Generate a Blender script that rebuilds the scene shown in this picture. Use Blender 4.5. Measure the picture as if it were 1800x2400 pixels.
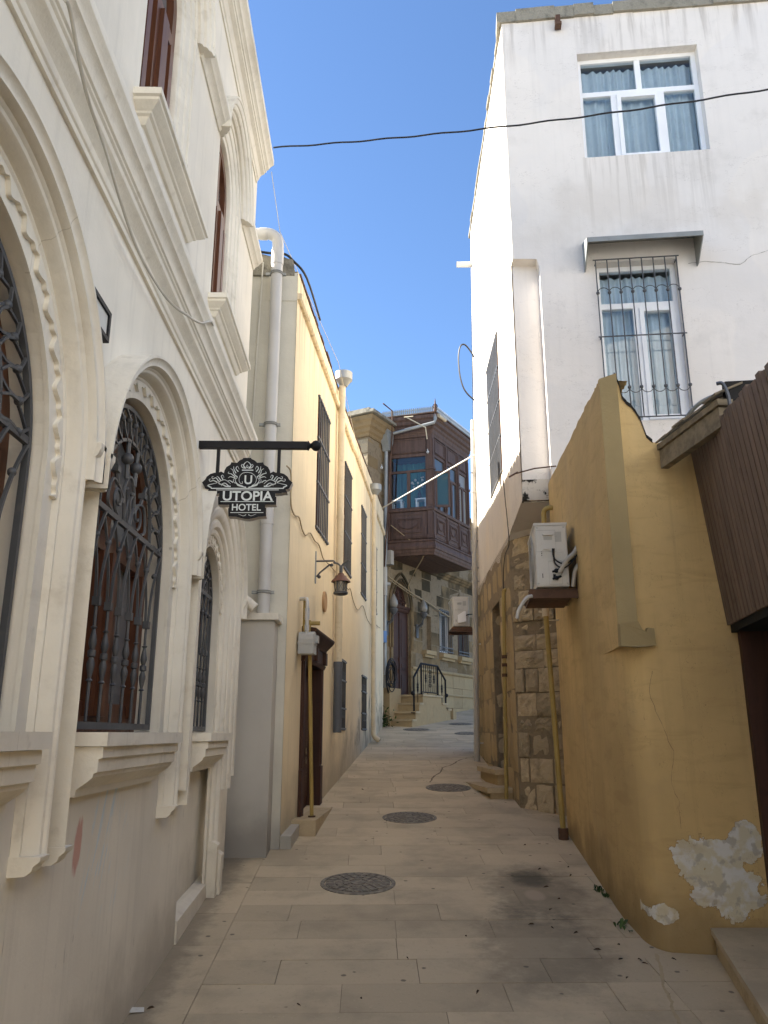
import bpy, bmesh, math, random
from mathutils import Vector, Matrix
from mathutils.geometry import tessellate_polygon

for o in list(bpy.data.objects): bpy.data.objects.remove(o)
sc = bpy.context.scene
COL = sc.collection
R = math.radians

# ------------------------------------------------------------------ camera
EYE = Vector((0, 0, 1.85)); FPX = 1880.0; HORIZON = 1719.0
PITCH = math.atan((HORIZON-1200)/FPX); YAW = math.atan(38/(FPX/math.cos(PITCH)))
cd = bpy.data.cameras.new('camera'); cam = bpy.data.objects.new('camera', cd); COL.objects.link(cam)
cam.location = EYE; cam.rotation_euler = (math.pi/2+PITCH, 0, -YAW)
cd.sensor_fit = 'VERTICAL'; cd.sensor_height = 24.0; cd.lens = FPX/2400*24.0
cd.clip_start = .05; cd.clip_end = 2000
sc.camera = cam
# ------------------------------------------------------------------ world and sun
SUN_EL = R(37); SUN_TH = R(16)          # sun stands left of the lane and a little ahead
sundir = Vector((-math.cos(SUN_TH)*math.cos(SUN_EL), math.sin(SUN_TH)*math.cos(SUN_EL), math.sin(SUN_EL)))
w = bpy.data.worlds.new('World'); sc.world = w; w.use_nodes = True
nt = w.node_tree; nt.nodes.clear()
sky = nt.nodes.new('ShaderNodeTexSky'); sky.sky_type = 'NISHITA'; sky.sun_disc = False
sky.sun_elevation = SUN_EL; sky.sun_rotation = math.atan2(sundir.x, sundir.y)
sky.air_density = 1.0; sky.dust_density = 0.1; sky.ozone_density = 6.0; sky.altitude = 50
bg = nt.nodes.new('ShaderNodeBackground'); bg.inputs[1].default_value = .060
wo = nt.nodes.new('ShaderNodeOutputWorld')
nt.links.new(sky.outputs[0], bg.inputs[0]); nt.links.new(bg.outputs[0], wo.inputs[0])
sl = bpy.data.lights.new('sun', 'SUN'); sl.energy = 5.0; sl.angle = R(.5); sl.color = (1, .945, .86)
so = bpy.data.objects.new('sun', sl); COL.objects.link(so); so.location = sundir*40
so.rotation_euler = sundir.to_track_quat('Z', 'Y').to_euler()
sc.view_settings.view_transform = 'Standard'; sc.view_settings.look = 'None'
sc.view_settings.gamma = 1; sc.view_settings.exposure = 2.2
sc.cycles.max_bounces = 12; sc.cycles.diffuse_bounces = 8; sc.cycles.transparent_max_bounces = 12
sc.cycles.use_denoising = True

# ------------------------------------------------------------------ helpers
rng = random.Random(7)
def V(*a): return Vector(a)

class Frame:
    """a wall plane: u along the wall, v up, w out of the wall"""
    def __init__(s, O, U, W):
        s.O = Vector(O); s.U = Vector(U).normalized(); s.W = Vector(W).normalized(); s.Z = Vector((0, 0, 1))
    def __call__(s, u, v, w=0.0): return s.O+s.U*u+s.Z*v+s.W*w
_f = Vector((math.sin(YAW)*math.cos(PITCH), math.cos(YAW)*math.cos(PITCH), math.sin(PITCH)))
_r = Vector((math.cos(YAW), -math.sin(YAW), 0)); _u = _r.cross(_f)
def ray(px, py): return _r*(px-900)-_u*(py-1200)+_f*FPX
def on_plane(px, py, P, n):
    d = ray(px, py); return EYE+d*((Vector(P)-EYE).dot(n)/d.dot(n))
def on(fr, px, py, w=0.0):
    """photo survey point measured on a wall plane -> (u, v)"""
    p = on_plane(px, py, fr.O+fr.W*w, fr.W); d = p-fr.O
    return d.dot(fr.U), p.z
SLOPE = .105
def gz(y): return SLOPE*min(max(y, -30), 40)

class MB:
    def __init__(s): s.v = []; s.f = []; s.t = []; s.tone = .5
    def add(s, pts, faces, tone=None):
        b = len(s.v); s.v += [tuple(p) for p in pts]
        for f in faces: s.f.append([i+b for i in f]); s.t.append(s.tone if tone is None else tone)
    def quad(s, a, b, c, d, tone=None): s.add([a, b, c, d], [(0, 1, 2, 3)], tone)
    def box8(s, p, tone=None):
        s.add(p, [(0, 3, 2, 1), (4, 5, 6, 7), (0, 1, 5, 4), (1, 2, 6, 5), (2, 3, 7, 6), (3, 0, 4, 7)], tone)
    def box(s, x0, x1, y0, y1, z0, z1, tone=None):
        s.box8([V(x0, y0, z0), V(x1, y0, z0), V(x1, y1, z0), V(x0, y1, z0), V(x0, y0, z1), V(x1, y0, z1), V(x1, y1, z1), V(x0, y1, z1)], tone)
    def fbox(s, fr, u0, u1, v0, v1, w0, w1, tone=None):
        s.box8([fr(u0, v0, w0), fr(u1, v0, w0), fr(u1, v0, w1), fr(u0, v0, w1), fr(u0, v1, w0), fr(u1, v1, w0), fr(u1, v1, w1), fr(u0, v1, w1)], tone)
    def prism(s, pts, d, tone=None):
        """closed polygon pts (3-D) extruded by vector d"""
        n = len(pts); tri = tessellate_polygon([pts]); q = [p+d for p in pts]
        s.add(list(pts)+q, [tuple(t) for t in tri]+[tuple(i+n for i in reversed(t)) for t in tri]+[(i, (i+1) % n, (i+1) % n+n, i+n) for i in range(n)], tone)
    def sheet(s, loops, tone=None):
        flat = [p for l in loops for p in l]
        s.add(flat, [tuple(t) for t in tessellate_polygon(loops)], tone)
    def tube(s, path, r, seg=8, cap=True, closed=False, flat=None, tone=None):
        path = [Vector(p) for p in path]; n = len(path)
        rr = r if isinstance(r, (list, tuple)) else [r]*n
        rings = []; prev = None
        for i in range(n):
            if closed: t = path[(i+1) % n]-path[(i-1) % n]
            else: t = path[min(i+1, n-1)]-path[max(i-1, 0)]
            if t.length < 1e-9: t = Vector((0, 0, 1))
            t.normalize()
            if prev is None:
                a = Vector((0, 0, 1)) if abs(t.z) < .9 else Vector((1, 0, 0))
                a = (a-t*a.dot(t)).normalized()
            else:
                a = prev-t*prev.dot(t)
                a = a.normalized() if a.length > 1e-6 else prev
            prev = a; b = t.cross(a)
            ring = []
            for k in range(seg):
                an = 2*math.pi*(k+.5)/seg
                ring.append(path[i]+(a*math.cos(an)+b*math.sin(an))*rr[i])
            rings.append(ring)
        pts = [p for q in rings for p in q]; fs = []
        m = n if closed else n-1
        for i in range(m):
            for k in range(seg):
                j = (i+1) % n; l = (k+1) % seg
                fs.append((i*seg+k, i*seg+l, j*seg+l, j*seg+k))
        if cap and not closed:
            fs.append(tuple(range(seg))[::-1]); fs.append(tuple((n-1)*seg+k for k in range(seg)))
        s.add(pts, fs, tone)
    def lathe(s, prof, base, axis=(0, 0, 1), seg=14, tone=None):
        """prof: list of (r, h) along axis from base"""
        ax = Vector(axis).normalized(); a = Vector((1, 0, 0)) if abs(ax.x) < .9 else Vector((0, 1, 0))
        a = (a-ax*a.dot(ax)).normalized(); b = ax.cross(a); base = Vector(base)
        pts = []; fs = []; n = len(prof)
        for r, h in prof:
            for k in range(seg):
                an = 2*math.pi*k/seg; pts.append(base+ax*h+(a*math.cos(an)+b*math.sin(an))*max(r, 1e-4))
        for i in range(n-1):
            for k in range(seg):
                l = (k+1) % seg; fs.append((i*seg+k, i*seg+l, (i+1)*seg+l, (i+1)*seg+k))
        fs.append(tuple(range(seg))[::-1]); fs.append(tuple((n-1)*seg+k for k in range(seg)))
        s.add(pts, fs, tone)
    def ball(s, c, r, seg=10):
        s.lathe([(r*math.sin(math.pi*i/8), -r*math.cos(math.pi*i/8)) for i in range(9)], c, seg=seg)
    def sweep(s, fr, prof, u0, u1, axis='u', v0=0, w0=0, ends=True, m0=0, m1=0, tone=None):
        """moulding: prof = [(v, w)] swept along u from u0 to u1; m0/m1 mitre the ends with w"""
        a = [fr(u0-m0*wv, v0+v, w0+wv) for v, wv in prof]; b = [fr(u1+m1*wv, v0+v, w0+wv) for v, wv in prof]
        n = len(prof); fs = [(i, i+1, n+i+1, n+i) for i in range(n-1)]
        s.add(a+b, fs, tone)
        if ends: s.sheet([a], tone); s.sheet([b], tone)
    def returned(s, fr, prof, u0, u1, wb=-.02, tone=None):
        """moulding with mitred returns at both ends: one ring of the block per profile point"""
        pts = []; n = len(prof)
        for v, wv in prof: pts += [fr(u0-wv, v, wb), fr(u0-wv, v, wv), fr(u1+wv, v, wv), fr(u1+wv, v, wb)]
        s.add(pts, [(4*i+k, 4*i+k+1, 4*i+k+5, 4*i+k+4) for i in range(n-1) for k in range(3)]+[(0, 3, 2, 1), (4*n-4, 4*n-3, 4*n-2, 4*n-1)], tone)
    def arch(s, fr, c, zs, prof, zb=None, seg=40, full=True, tone=None):
        """profile [(r, w)] carried up one leg, round a half circle and down the other"""
        st = []
        if zb is not None: st.append(lambda r: (c-r, zb))
        for i in range(seg+1):
            th = math.pi-math.pi*i/seg
            st.append(lambda r, th=th: (c+r*math.cos(th), zs+r*math.sin(th)))
        if zb is not None: st.append(lambda r: (c+r, zb))
        n = len(prof); pts = []; fs = []
        for f in st:
            for r, wv in prof:
                u, v = f(r); pts.append(fr(u, v, wv))
        for i in range(len(st)-1):
            for k in range(n-1): fs.append((i*n+k, i*n+k+1, (i+1)*n+k+1, (i+1)*n+k))
        s.add(pts, fs, tone)
        m = len(st)-1
        s.sheet([[pts[k] for k in range(n)]], tone); s.sheet([[pts[m*n+k] for k in range(n)]], tone)
    def build(s, name, mat, parent=None, smooth=None, recalc=False):
        if not s.v: return None
        xs = [p[0] for p in s.v]; ys = [p[1] for p in s.v]; zs = [p[2] for p in s.v]
        c = Vector(((min(xs)+max(xs))/2, (min(ys)+max(ys))/2, min(zs)))
        me = bpy.data.meshes.new(name)
        me.from_pydata([tuple(Vector(p)-c) for p in s.v], [], s.f); me.validate(); me.update()
        if len(me.polygons) == len(s.t):
            at = me.attributes.new('tone', 'FLOAT', 'FACE'); at.data.foreach_set('value', s.t)
        if recalc:
            bm = bmesh.new(); bm.from_mesh(me); bmesh.ops.recalc_face_normals(bm, faces=bm.faces); bm.to_mesh(me); bm.free()
        if smooth:
            me.polygons.foreach_set('use_smooth', [True]*len(me.polygons)); me.set_sharp_from_angle(angle=R(smooth))
        me.materials.append(mat)
        o = bpy.data.objects.new(name, me); COL.objects.link(o)
        if parent is not None:
            o.parent = parent; o.location = c-wloc(parent)
        else: o.location = c
        return o
def wloc(o):
    l = Vector(o.location)
    while o.parent: o = o.parent; l = l+Vector(o.location)
    return l
def empty(name, loc, label, cat, group=None):
    o = bpy.data.objects.new(name, None); COL.objects.link(o); o.location = loc; o.empty_display_size = .2
    return tag(o, label, cat, group)
def tag(o, label=None, cat=None, group=None, kind=None):
    if label: o['label'] = label
    if cat: o['category'] = cat
    if group: o['group'] = group
    if kind: o['kind'] = kind
    return o
def arc(fr, c, v, r, a0, a1, n=16, w=0, rv=None):
    rv = rv or r
    return [fr(c+r*math.cos(R(a0+(a1-a0)*i/n)), v+rv*math.sin(R(a0+(a1-a0)*i/n)), w) for i in range(n+1)]
def smooth_path(pts, n=6):
    pts = [Vector(p) for p in pts]; out = []
    for i in range(len(pts)-1):
        p0 = pts[max(i-1, 0)]; p1 = pts[i]; p2 = pts[i+1]; p3 = pts[min(i+2, len(pts)-1)]
        for k in range(n):
            t = k/n
            out.append(.5*((2*p1)+(p2-p0)*t+(2*p0-5*p1+4*p2-p3)*t*t+(3*p1-p0-3*p2+p3)*t**3))
    out.append(pts[-1]); return out
def copy_tree(o, parent=None):
    c = o.copy(); COL.objects.link(c); c.parent = parent
    for ch in list(o.children): copy_tree(ch, c)
    return c

# ------------------------------------------------------------------ materials
class NT:
    def __init__(s, name):
        s.m = bpy.data.materials.new(name); s.m.use_nodes = True; s.t = s.m.node_tree; s.t.nodes.clear()
        s.out = s.t.nodes.new('ShaderNodeOutputMaterial')
        g = s.t.nodes.new('ShaderNodeNewGeometry'); s.pos = g.outputs['Position']; s.nrm = g.outputs['Normal']
        q = s.t.nodes.new('ShaderNodeSeparateXYZ'); s.link(s.pos, q.inputs[0]); s.x, s.y, s.z = q.outputs
        s._h = None
    def link(s, a, b): s.t.links.new(a, b)
    def put(s, sock, v):
        if hasattr(v, 'is_output') or isinstance(v, bpy.types.NodeSocket): s.link(v, sock)
        else: sock.default_value = v
    def math(s, op, a, b=0.0, c=0.0, clamp=False):
        n = s.t.nodes.new('ShaderNodeMath'); n.operation = op; n.use_clamp = clamp
        s.put(n.inputs[0], a); s.put(n.inputs[1], b); s.put(n.inputs[2], c); return n.outputs[0]
    def h(s):
        if s._h is None: s._h = s.math('SUBTRACT', s.z, s.math('MULTIPLY', s.y, SLOPE))
        return s._h
    def vec(s, x, y, z):
        n = s.t.nodes.new('ShaderNodeCombineXYZ'); s.put(n.inputs[0], x); s.put(n.inputs[1], y); s.put(n.inputs[2], z); return n.outputs[0]
    def scale(s, v, k):
        n = s.t.nodes.new('ShaderNodeVectorMath'); n.operation = 'MULTIPLY'; s.put(n.inputs[0], v); n.inputs[1].default_value = k; return n.outputs[0]
    def noise(s, scale, detail=4, vec=None, rough=.55, dist=0.0):
        n = s.t.nodes.new('ShaderNodeTexNoise'); s.put(n.inputs['Vector'], vec if vec is not None else s.pos)
        n.inputs['Scale'].default_value = scale; n.inputs['Detail'].default_value = detail; n.inputs['Roughness'].default_value = rough; n.inputs['Distortion'].default_value = dist
        return n.outputs[0]
    def voro(s, scale, vec=None, feature='F1'):
        n = s.t.nodes.new('ShaderNodeTexVoronoi'); n.feature = feature; s.put(n.inputs['Vector'], vec if vec is not None else s.pos); n.inputs['Scale'].default_value = scale
        return n.outputs['Distance']
    def ramp(s, f, a, b):   # smooth 0..1 from a to b
        n = s.t.nodes.new('ShaderNodeMapRange'); n.interpolation_type = 'SMOOTHSTEP'; s.put(n.inputs[0], f); s.put(n.inputs[1], a); s.put(n.inputs[2], b)
        n.inputs[3].default_value = 0; n.inputs[4].default_value = 1; return n.outputs[0]
    def mix(s, f, a, b, mode='MIX'):
        n = s.t.nodes.new('ShaderNodeMix'); n.data_type = 'RGBA'; n.blend_type = mode; s.put(n.inputs[0], f)
        for i, v in ((6, a), (7, b)):
            s.put(n.inputs[i], (*v, 1) if isinstance(v, tuple) and len(v) == 3 else v)
        return n.outputs[2]
    def attr(s, name):
        n = s.t.nodes.new('ShaderNodeAttribute'); n.attribute_name = name; return n.outputs['Fac']
    def bump(s, hgt, strength=.3, dist=.01, normal=None):
        n = s.t.nodes.new('ShaderNodeBump'); n.inputs['Strength'].default_value = strength; n.inputs['Distance'].default_value = dist; s.put(n.inputs['Height'], hgt)
        if normal is not None: s.link(normal, n.inputs['Normal'])
        return n.outputs[0]
    def shade(s, col, rough=.8, spec=.3, metal=0.0, normal=None, **kw):
        b = s.t.nodes.new('ShaderNodeBsdfPrincipled'); s.put(b.inputs['Base Color'], (*col, 1) if isinstance(col, tuple) and len(col) == 3 else col)
        s.put(b.inputs['Roughness'], rough); b.inputs['Specular IOR Level'].default_value = spec; s.put(b.inputs['Metallic'], metal)
        for k, v in kw.items(): s.put(b.inputs[k], v)
        if normal is not None: s.link(normal, b.inputs['Normal'])
        s.link(b.outputs[0], s.out.inputs[0]); return s.m
    def band(s, f, a, b, soft):   # 1 inside [a, b]
        return s.math('MULTIPLY', s.ramp(f, a-soft, a+soft), s.math('SUBTRACT', 1.0, s.ramp(f, b-soft, b+soft)))

def mulc(c, k): return tuple(x*k for x in c)
def plaster(name, col, var=.12, streak=.25, dirt=.35, dirt_col=(.30, .26, .2), bump=.25, streak_col=None, extra=None, dirt_h=.5, grain=1.0, top_stain=None):
    m = NT(name)
    n1 = m.noise(.9, 5); n2 = m.noise(7, 5); n3 = m.noise(60, 3)
    c = m.mix(m.ramp(n1, .3, .7), mulc(col, 1-var), mulc(col, 1+var*.6))
    c = m.mix(m.math('MULTIPLY', m.ramp(n2, .45, .75), var*1.6), c, mulc(col, .8))
    sv = m.scale(m.pos, (9, 9, .35)); st = m.noise(1.3, 6, sv, .6)
    c = m.mix(m.math('MULTIPLY', m.ramp(st, .5, .78), streak), c, streak_col or mulc(col, .62))
    st2 = m.noise(4, 4, m.scale(m.pos, (8, 8, .25)), .6)
    c = m.mix(m.math('MULTIPLY', m.ramp(st2, .55, .8), streak*.6), c, mulc(col, 1.18))
    hh = m.math('ADD', m.h(), m.math('MULTIPLY', m.math('SUBTRACT', m.noise(2.2, 6), .5), -.9))
    c = m.mix(m.math('MULTIPLY', m.math('SUBTRACT', 1.0, m.ramp(hh, .02, dirt_h)), dirt), c, dirt_col)
    m.xh = 0.0
    if extra: c = extra(m, c)
    b = m.bump(m.math('ADD', m.math('ADD', m.xh, m.math('MULTIPLY', n3, .25*grain)), m.math('ADD', m.math('MULTIPLY', m.noise(14, 4), .5), m.math('MULTIPLY', m.noise(3, 3), 1.2))), bump, .02)
    return m.shade(c, .88, .2, normal=b)
def stone(name, col, var=.3, scale=1.0, bump=.6, dark=.5, soot=None):
    m = NT(name); tn = m.attr('tone')
    c = m.mix(tn, mulc(col, 1-var), mulc(col, 1+var))
    n = m.noise(6*scale, 7, rough=.65); c = m.mix(m.math('MULTIPLY', m.ramp(n, .48, .7), dark), c, mulc(col, .42))
    n2 = m.noise(28*scale, 4); c = m.mix(m.math('MULTIPLY', m.ramp(n2, .55, .75), .35), c, mulc(col, 1.35))
    if soot: c = soot(m, c)
    v = m.voro(34*scale); hb = m.math('ADD', m.math('MULTIPLY', n, 1.3), m.math('ADD', m.math('MULTIPLY', m.ramp(v, .0, .35), .35), m.math('MULTIPLY', n2, .5)))
    return m.shade(c, .92, .15, normal=m.bump(hb, bump, .03))
def paint(name, col, rough=.5, var=.1, spec=.4, bump=.08, scale=20, metal=0.0, wear=None, wear_amt=.3):
    m = NT(name); n = m.noise(scale, 5); n2 = m.noise(scale*.15, 4)
    c = m.mix(m.ramp(n2, .3, .7), mulc(col, 1-var), mulc(col, 1+var))
    c = m.mix(m.math('MULTIPLY', m.ramp(n, .55, .75), wear_amt), c, wear or mulc(col, .6))
    return m.shade(c, rough, spec, metal, normal=m.bump(n, bump, .01))
def wood(name, col, grain_axis=(1, 1, .06), var=.35, rough=.6, bump=.3, scale=14, wear=None, wear_amt=.25):
    m = NT(name); n = m.noise(scale, 6, m.scale(m.pos, grain_axis), .65); n2 = m.noise(1.6, 4); tn = m.attr('tone')
    c = m.mix(m.ramp(n, .3, .7), mulc(col, 1-var), mulc(col, 1+var))
    c = m.mix(m.math('MULTIPLY', tn, .35), c, mulc(col, 1.5))
    c = m.mix(m.math('MULTIPLY', m.ramp(m.noise(11, 6), .56, .72), wear_amt), c, wear or mulc(col, .45))
    return m.shade(c, rough, .3, normal=m.bump(n, bump, .008))
def glass(name, col, rough=.04, spec=.6):
    m = NT(name); n = m.noise(1.3, 2)
    return m.shade(col, rough, spec, normal=m.bump(n, .12, .05))
def clear_glass(name, tint=(.86, .92, .95)):
    m = NT(name); t = m.t
    tr = t.nodes.new('ShaderNodeBsdfTransparent'); tr.inputs[0].default_value = (*tint, 1)
    gl = t.nodes.new('ShaderNodeBsdfGlossy'); gl.inputs['Roughness'].default_value = .02
    fz = t.nodes.new('ShaderNodeFresnel'); fz.inputs[0].default_value = 1.5
    mx = t.nodes.new('ShaderNodeMixShader'); f = m.math('ADD', m.math('MULTIPLY', fz.outputs[0], 1.2), .04, clamp=True)
    m.link(f, mx.inputs[0]); m.link(tr.outputs[0], mx.inputs[1]); m.link(gl.outputs[0], mx.inputs[2]); m.link(mx.outputs[0], m.out.inputs[0]); return m.m

def hotel_marks(m, c):
    # old spray paint and chalk scrawls on the lower wall
    e = m.math('ADD', m.math('POWER', m.math('DIVIDE', m.math('SUBTRACT', m.y, m.math('ADD', 3.60, m.math('MULTIPLY', m.math('SUBTRACT', m.z, 1.43), .12))), .05), 2.0),
               m.math('POWER', m.math('DIVIDE', m.math('SUBTRACT', m.z, 1.40), .12), 2.0))
    e = m.math('ADD', e, m.math('MULTIPLY', m.math('SUBTRACT', m.noise(30, 4, m.scale(m.pos, (1, 1, .35))), .5), 1.6))
    low = m.math('LESS_THAN', m.z, 1.75)
    c = m.mix(m.math('MULTIPLY', m.math('SUBTRACT', 1.0, m.ramp(e, .45, 1.1)), .62), c, (.52, .17, .13))
    reg = m.math('MULTIPLY', m.band(m.y, 3.68, 4.35, .07), m.band(m.z, 1.10, 1.66, .07))
    d = m.math('ADD', m.math('MULTIPLY', m.y, 1.0), m.math('MULTIPLY', m.z, -.42))
    sn = m.noise(16, 3, m.vec(m.math('MULTIPLY', d, 1.6), m.math('MULTIPLY', m.z, .10), 0.0), .6, .3)
    c = m.mix(m.math('MULTIPLY', m.math('MULTIPLY', m.math('MULTIPLY', m.ramp(sn, .54, .60), m.ramp(m.noise(5, 4), .42, .6)), reg), .75), c, (.58, .70, .78))
    sc_ = m.noise(40, 2, m.scale(m.pos, (1, 1.4, .16)))
    c = m.mix(m.math('MULTIPLY', m.math('MULTIPLY', m.ramp(sc_, .70, .74), m.band(m.z, .5, 1.5, .2)), .55), c, (.2, .18, .15))
    return c
def ochre_marks(m, c):
    # paint flaked off the corner near the ground, down to white undercoat and grey render
    n = m.noise(5.5, 8, rough=.62); nb = m.noise(13, 5)
    def blob(cx, cz, rx, rz):
        e = m.math('ADD', m.math('POWER', m.math('DIVIDE', m.math('SUBTRACT', m.x, cx), rx), 2.0), m.math('POWER', m.math('DIVIDE', m.math('SUBTRACT', m.z, cz), rz), 2.0))
        return m.math('SUBTRACT', 1.0, m.math('ADD', e, m.math('MULTIPLY', m.math('SUBTRACT', n, .5), 4.6)))
    f = m.math('MAXIMUM', m.math('MAXIMUM', blob(2.24, .95, .20, .23), m.math('SUBTRACT', blob(2.02, 1.12, .15, .13), m.math('MULTIPLY', m.math('GREATER_THAN', m.y, 5.60), 9.0))), m.math('MAXIMUM', m.math('SUBTRACT', blob(1.83, .78, .09, .055), m.math('MULTIPLY', m.math('GREATER_THAN', m.y, 5.60), 9.0)), blob(2.36, 1.18, .10, .14)))
    f = m.math('SUBTRACT', f, m.math('MULTIPLY', m.math('GREATER_THAN', m.y, 5.60), 9.0))
    mask = m.ramp(f, .0, .04); edge = m.math('MULTIPLY', m.ramp(f, -.10, .0), m.math('SUBTRACT', 1.0, mask))
    under = m.mix(m.ramp(nb, .42, .56), (.66, .66, .64), (.60, .56, .43)); under = m.mix(m.math('MULTIPLY', m.ramp(m.noise(9, 5), .56, .62), .7), under, (.38, .36, .32))
    c = m.mix(m.math('MULTIPLY', edge, .5), c, (.12, .07, .03))
    c = m.mix(mask, c, under)
    m.xh = m.math('MULTIPLY', m.math('SUBTRACT', 1.0, mask), 1.1)
    tr = m.noise(4.5, 5, m.scale(m.pos, (.5, .5, 2.2)), .6, .6); c = m.mix(m.math('MULTIPLY', m.ramp(tr, .50, .68), .30), c, (.36, .25, .11))
    gr = m.noise(1.2, 6, rough=.65); c = m.mix(m.math('MULTIPLY', m.ramp(gr, .50, .72), .40), c, (.40, .31, .18))
    cr = m.noise(2.4, 5, m.scale(m.pos, (1, .3, .5)), .7); d = m.math('ABSOLUTE', m.math('SUBTRACT', cr, .5))
    c = m.mix(m.math('MULTIPLY', m.math('SUBTRACT', 1.0, m.ramp(d, .0, .0012)), .55), c, (.16, .10, .05))
    return c
def white_marks(m, c):
    # run-off under the roof edge and hairline cracks
    st = m.noise(2.2, 6, m.scale(m.pos, (4, 4, .25)), .6)
    f = m.math('MULTIPLY', m.ramp(st, .48, .66), m.ramp(m.z, 9.9, 10.95))
    c = m.mix(m.math('MULTIPLY', f, .65), c, (.34, .30, .26))
    # drips under the sills, and old repair patches in a slightly different white
    dr = m.noise(3.5, 6, m.scale(m.pos, (5, 5, .16)), .6)
    sill = m.math('MULTIPLY', m.band(m.x, 2.62, 4.15, .08), m.math('MULTIPLY', m.ramp(m.z, 7.2, 8.72), m.math('LESS_THAN', m.z, 8.73)))
    c = m.mix(m.math('MULTIPLY', m.math('MULTIPLY', m.ramp(dr, .46, .62), sill), .5), c, (.42, .38, .33))
    pv = m.noise(.8, 2, m.scale(m.pos, (1, 1, .8)), .3); c = m.mix(m.math('MULTIPLY', m.ramp(pv, .52, .545), .28), c, (.62, .60, .585))
    c = m.mix(m.math('MULTIPLY', m.ramp(m.noise(1.9, 7, rough=.65), .54, .72), .34), c, (.50, .47, .43))
    cr = m.noise(.55, 6, m.scale(m.pos, (1, 1, 2.2)), .65); d = m.math('ABSOLUTE', m.math('SUBTRACT', cr, .5))
    c = m.mix(m.math('MULTIPLY', m.math('SUBTRACT', 1.0, m.ramp(d, .0, .0016)), .45), c, (.34, .30, .27))
    c = m.mix(m.math('MULTIPLY', m.band(m.z, 7.55, 8.35, .25), m.math('MULTIPLY', m.ramp(m.noise(1.6, 5), .42, .62), .3)), c, (.55, .49, .42))
    return c
def yellow_marks(m, c):
    n = m.noise(2.2, 7, rough=.65)
    f = m.math('MULTIPLY', m.ramp(n, .50, .62), m.math('MULTIPLY', m.math('SUBTRACT', 1.0, m.ramp(m.h(), .35, 1.5)), m.ramp(m.y, 10.5, 15.5)))
    c = m.mix(m.math('MULTIPLY', f, .8), c, (.24, .20, .15))
    st = m.noise(2.0, 6, m.scale(m.pos, (7, 7, .18)), .6)
    c = m.mix(m.math('MULTIPLY', m.math('MULTIPLY', m.ramp(st, .5, .64), m.ramp(m.z, 5.2, 6.5)), .5), c, (.36, .26, .15))
    return c

def trim_marks(m, c):
    # rain-washed grime lying along the mouldings, with paler scoured patches and hairline block joints
    n = m.noise(2.6, 7, m.scale(m.pos, (2.0, .55, 2.2)), .65)
    c = m.mix(m.math('MULTIPLY', m.ramp(n, .52, .74), .36), c, (.46, .40, .31))
    n2 = m.noise(9, 5); c = m.mix(m.math('MULTIPLY', m.ramp(n2, .60, .74), .28), c, (.38, .33, .26))
    n3 = m.noise(1.1, 4); c = m.mix(m.math('MULTIPLY', m.ramp(n3, .55, .7), .35), c, (.82, .79, .70))
    f = m.math('ABSOLUTE', m.math('SUBTRACT', m.math('FRACT', m.math('DIVIDE', m.math('ADD', m.y, .31), 1.13)), .5))
    c = m.mix(m.math('MULTIPLY', m.math('SUBTRACT', 1.0, m.ramp(f, .0, .0022)), m.math('MULTIPLY', m.ramp(m.noise(3, 3), .4, .6), .5)), c, (.30, .26, .2))
    return c
M = {}
M['hotel'] = plaster('hotel_plaster', (.785, .74, .645), var=.09, streak=.34, dirt=.65, dirt_col=(.36, .33, .27), extra=hotel_marks, bump=.16)
M['hotel_trim'] = plaster('hotel_trim_stone', (.785, .74, .64), var=.10, streak=.3, dirt=.3, bump=.3, extra=trim_marks)
M['yellow'] = plaster('yellow_plaster', (.80, .675, .465), var=.08, streak=.34, dirt=.75, dirt_col=(.33, .29, .22), extra=yellow_marks, bump=.25, dirt_h=.75)
M['pale'] = plaster('pale_grey_plaster', (.64, .61, .52), var=.12, streak=.22, dirt=.6, dirt_col=(.22, .21, .2), bump=.25, dirt_h=.6)
M['white'] = plaster('white_plaster', (.72, .675, .62), var=.06, streak=.16, dirt=0, extra=white_marks, bump=.22)
M['white_sunlit'] = plaster('sunlit_lane_plaster', (.74, .66, .545), var=.08, streak=.4, dirt=0, streak_col=(.52, .44, .33), extra=white_marks, bump=.5)  # same white plaster as the front, sun warmth put into the lane face colour
M['ochre'] = plaster('ochre_plaster', (.59, .425, .20), var=.17, streak=.42, dirt=.65, dirt_col=(.17, .12, .06), extra=ochre_marks, bump=.25, dirt_h=.45)
M['ochre_grey'] = plaster('ochre_grey_render', (.35, .275, .145), var=.12, streak=.25, dirt=0, bump=.45)
M['casing'] = plaster('grey_stone_slab', (.50, .48, .44), var=.07, streak=.06, dirt=.55, dirt_col=(.12, .11, .1), bump=.1, dirt_h=.7)
M['rough'] = stone('rough_limestone', (.45, .36, .235), var=.24, bump=1.0, dark=.55)
M['mortar'] = stone('old_mortar', (.26, .205, .135), var=.1, scale=1.6, bump=.8)
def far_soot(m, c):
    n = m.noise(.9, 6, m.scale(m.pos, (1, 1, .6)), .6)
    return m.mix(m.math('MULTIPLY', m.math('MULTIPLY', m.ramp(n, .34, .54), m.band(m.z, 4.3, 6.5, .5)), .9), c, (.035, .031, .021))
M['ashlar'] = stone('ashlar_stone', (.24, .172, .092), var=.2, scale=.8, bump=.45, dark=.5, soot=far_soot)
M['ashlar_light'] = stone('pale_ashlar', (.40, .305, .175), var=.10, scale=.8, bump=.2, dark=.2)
M['joint'] = stone('dark_joint', (.20, .165, .12), var=.1, bump=.4)
M['iron'] = paint('wrought_iron', (.075, .078, .083), .5, .2, .5, bump=.15, wear=(.12, .11, .1), wear_amt=.35)
M['black_iron'] = paint('black_iron', (.010, .010, .012), .6, .2, .25, bump=.05, wear_amt=.1)
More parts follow.
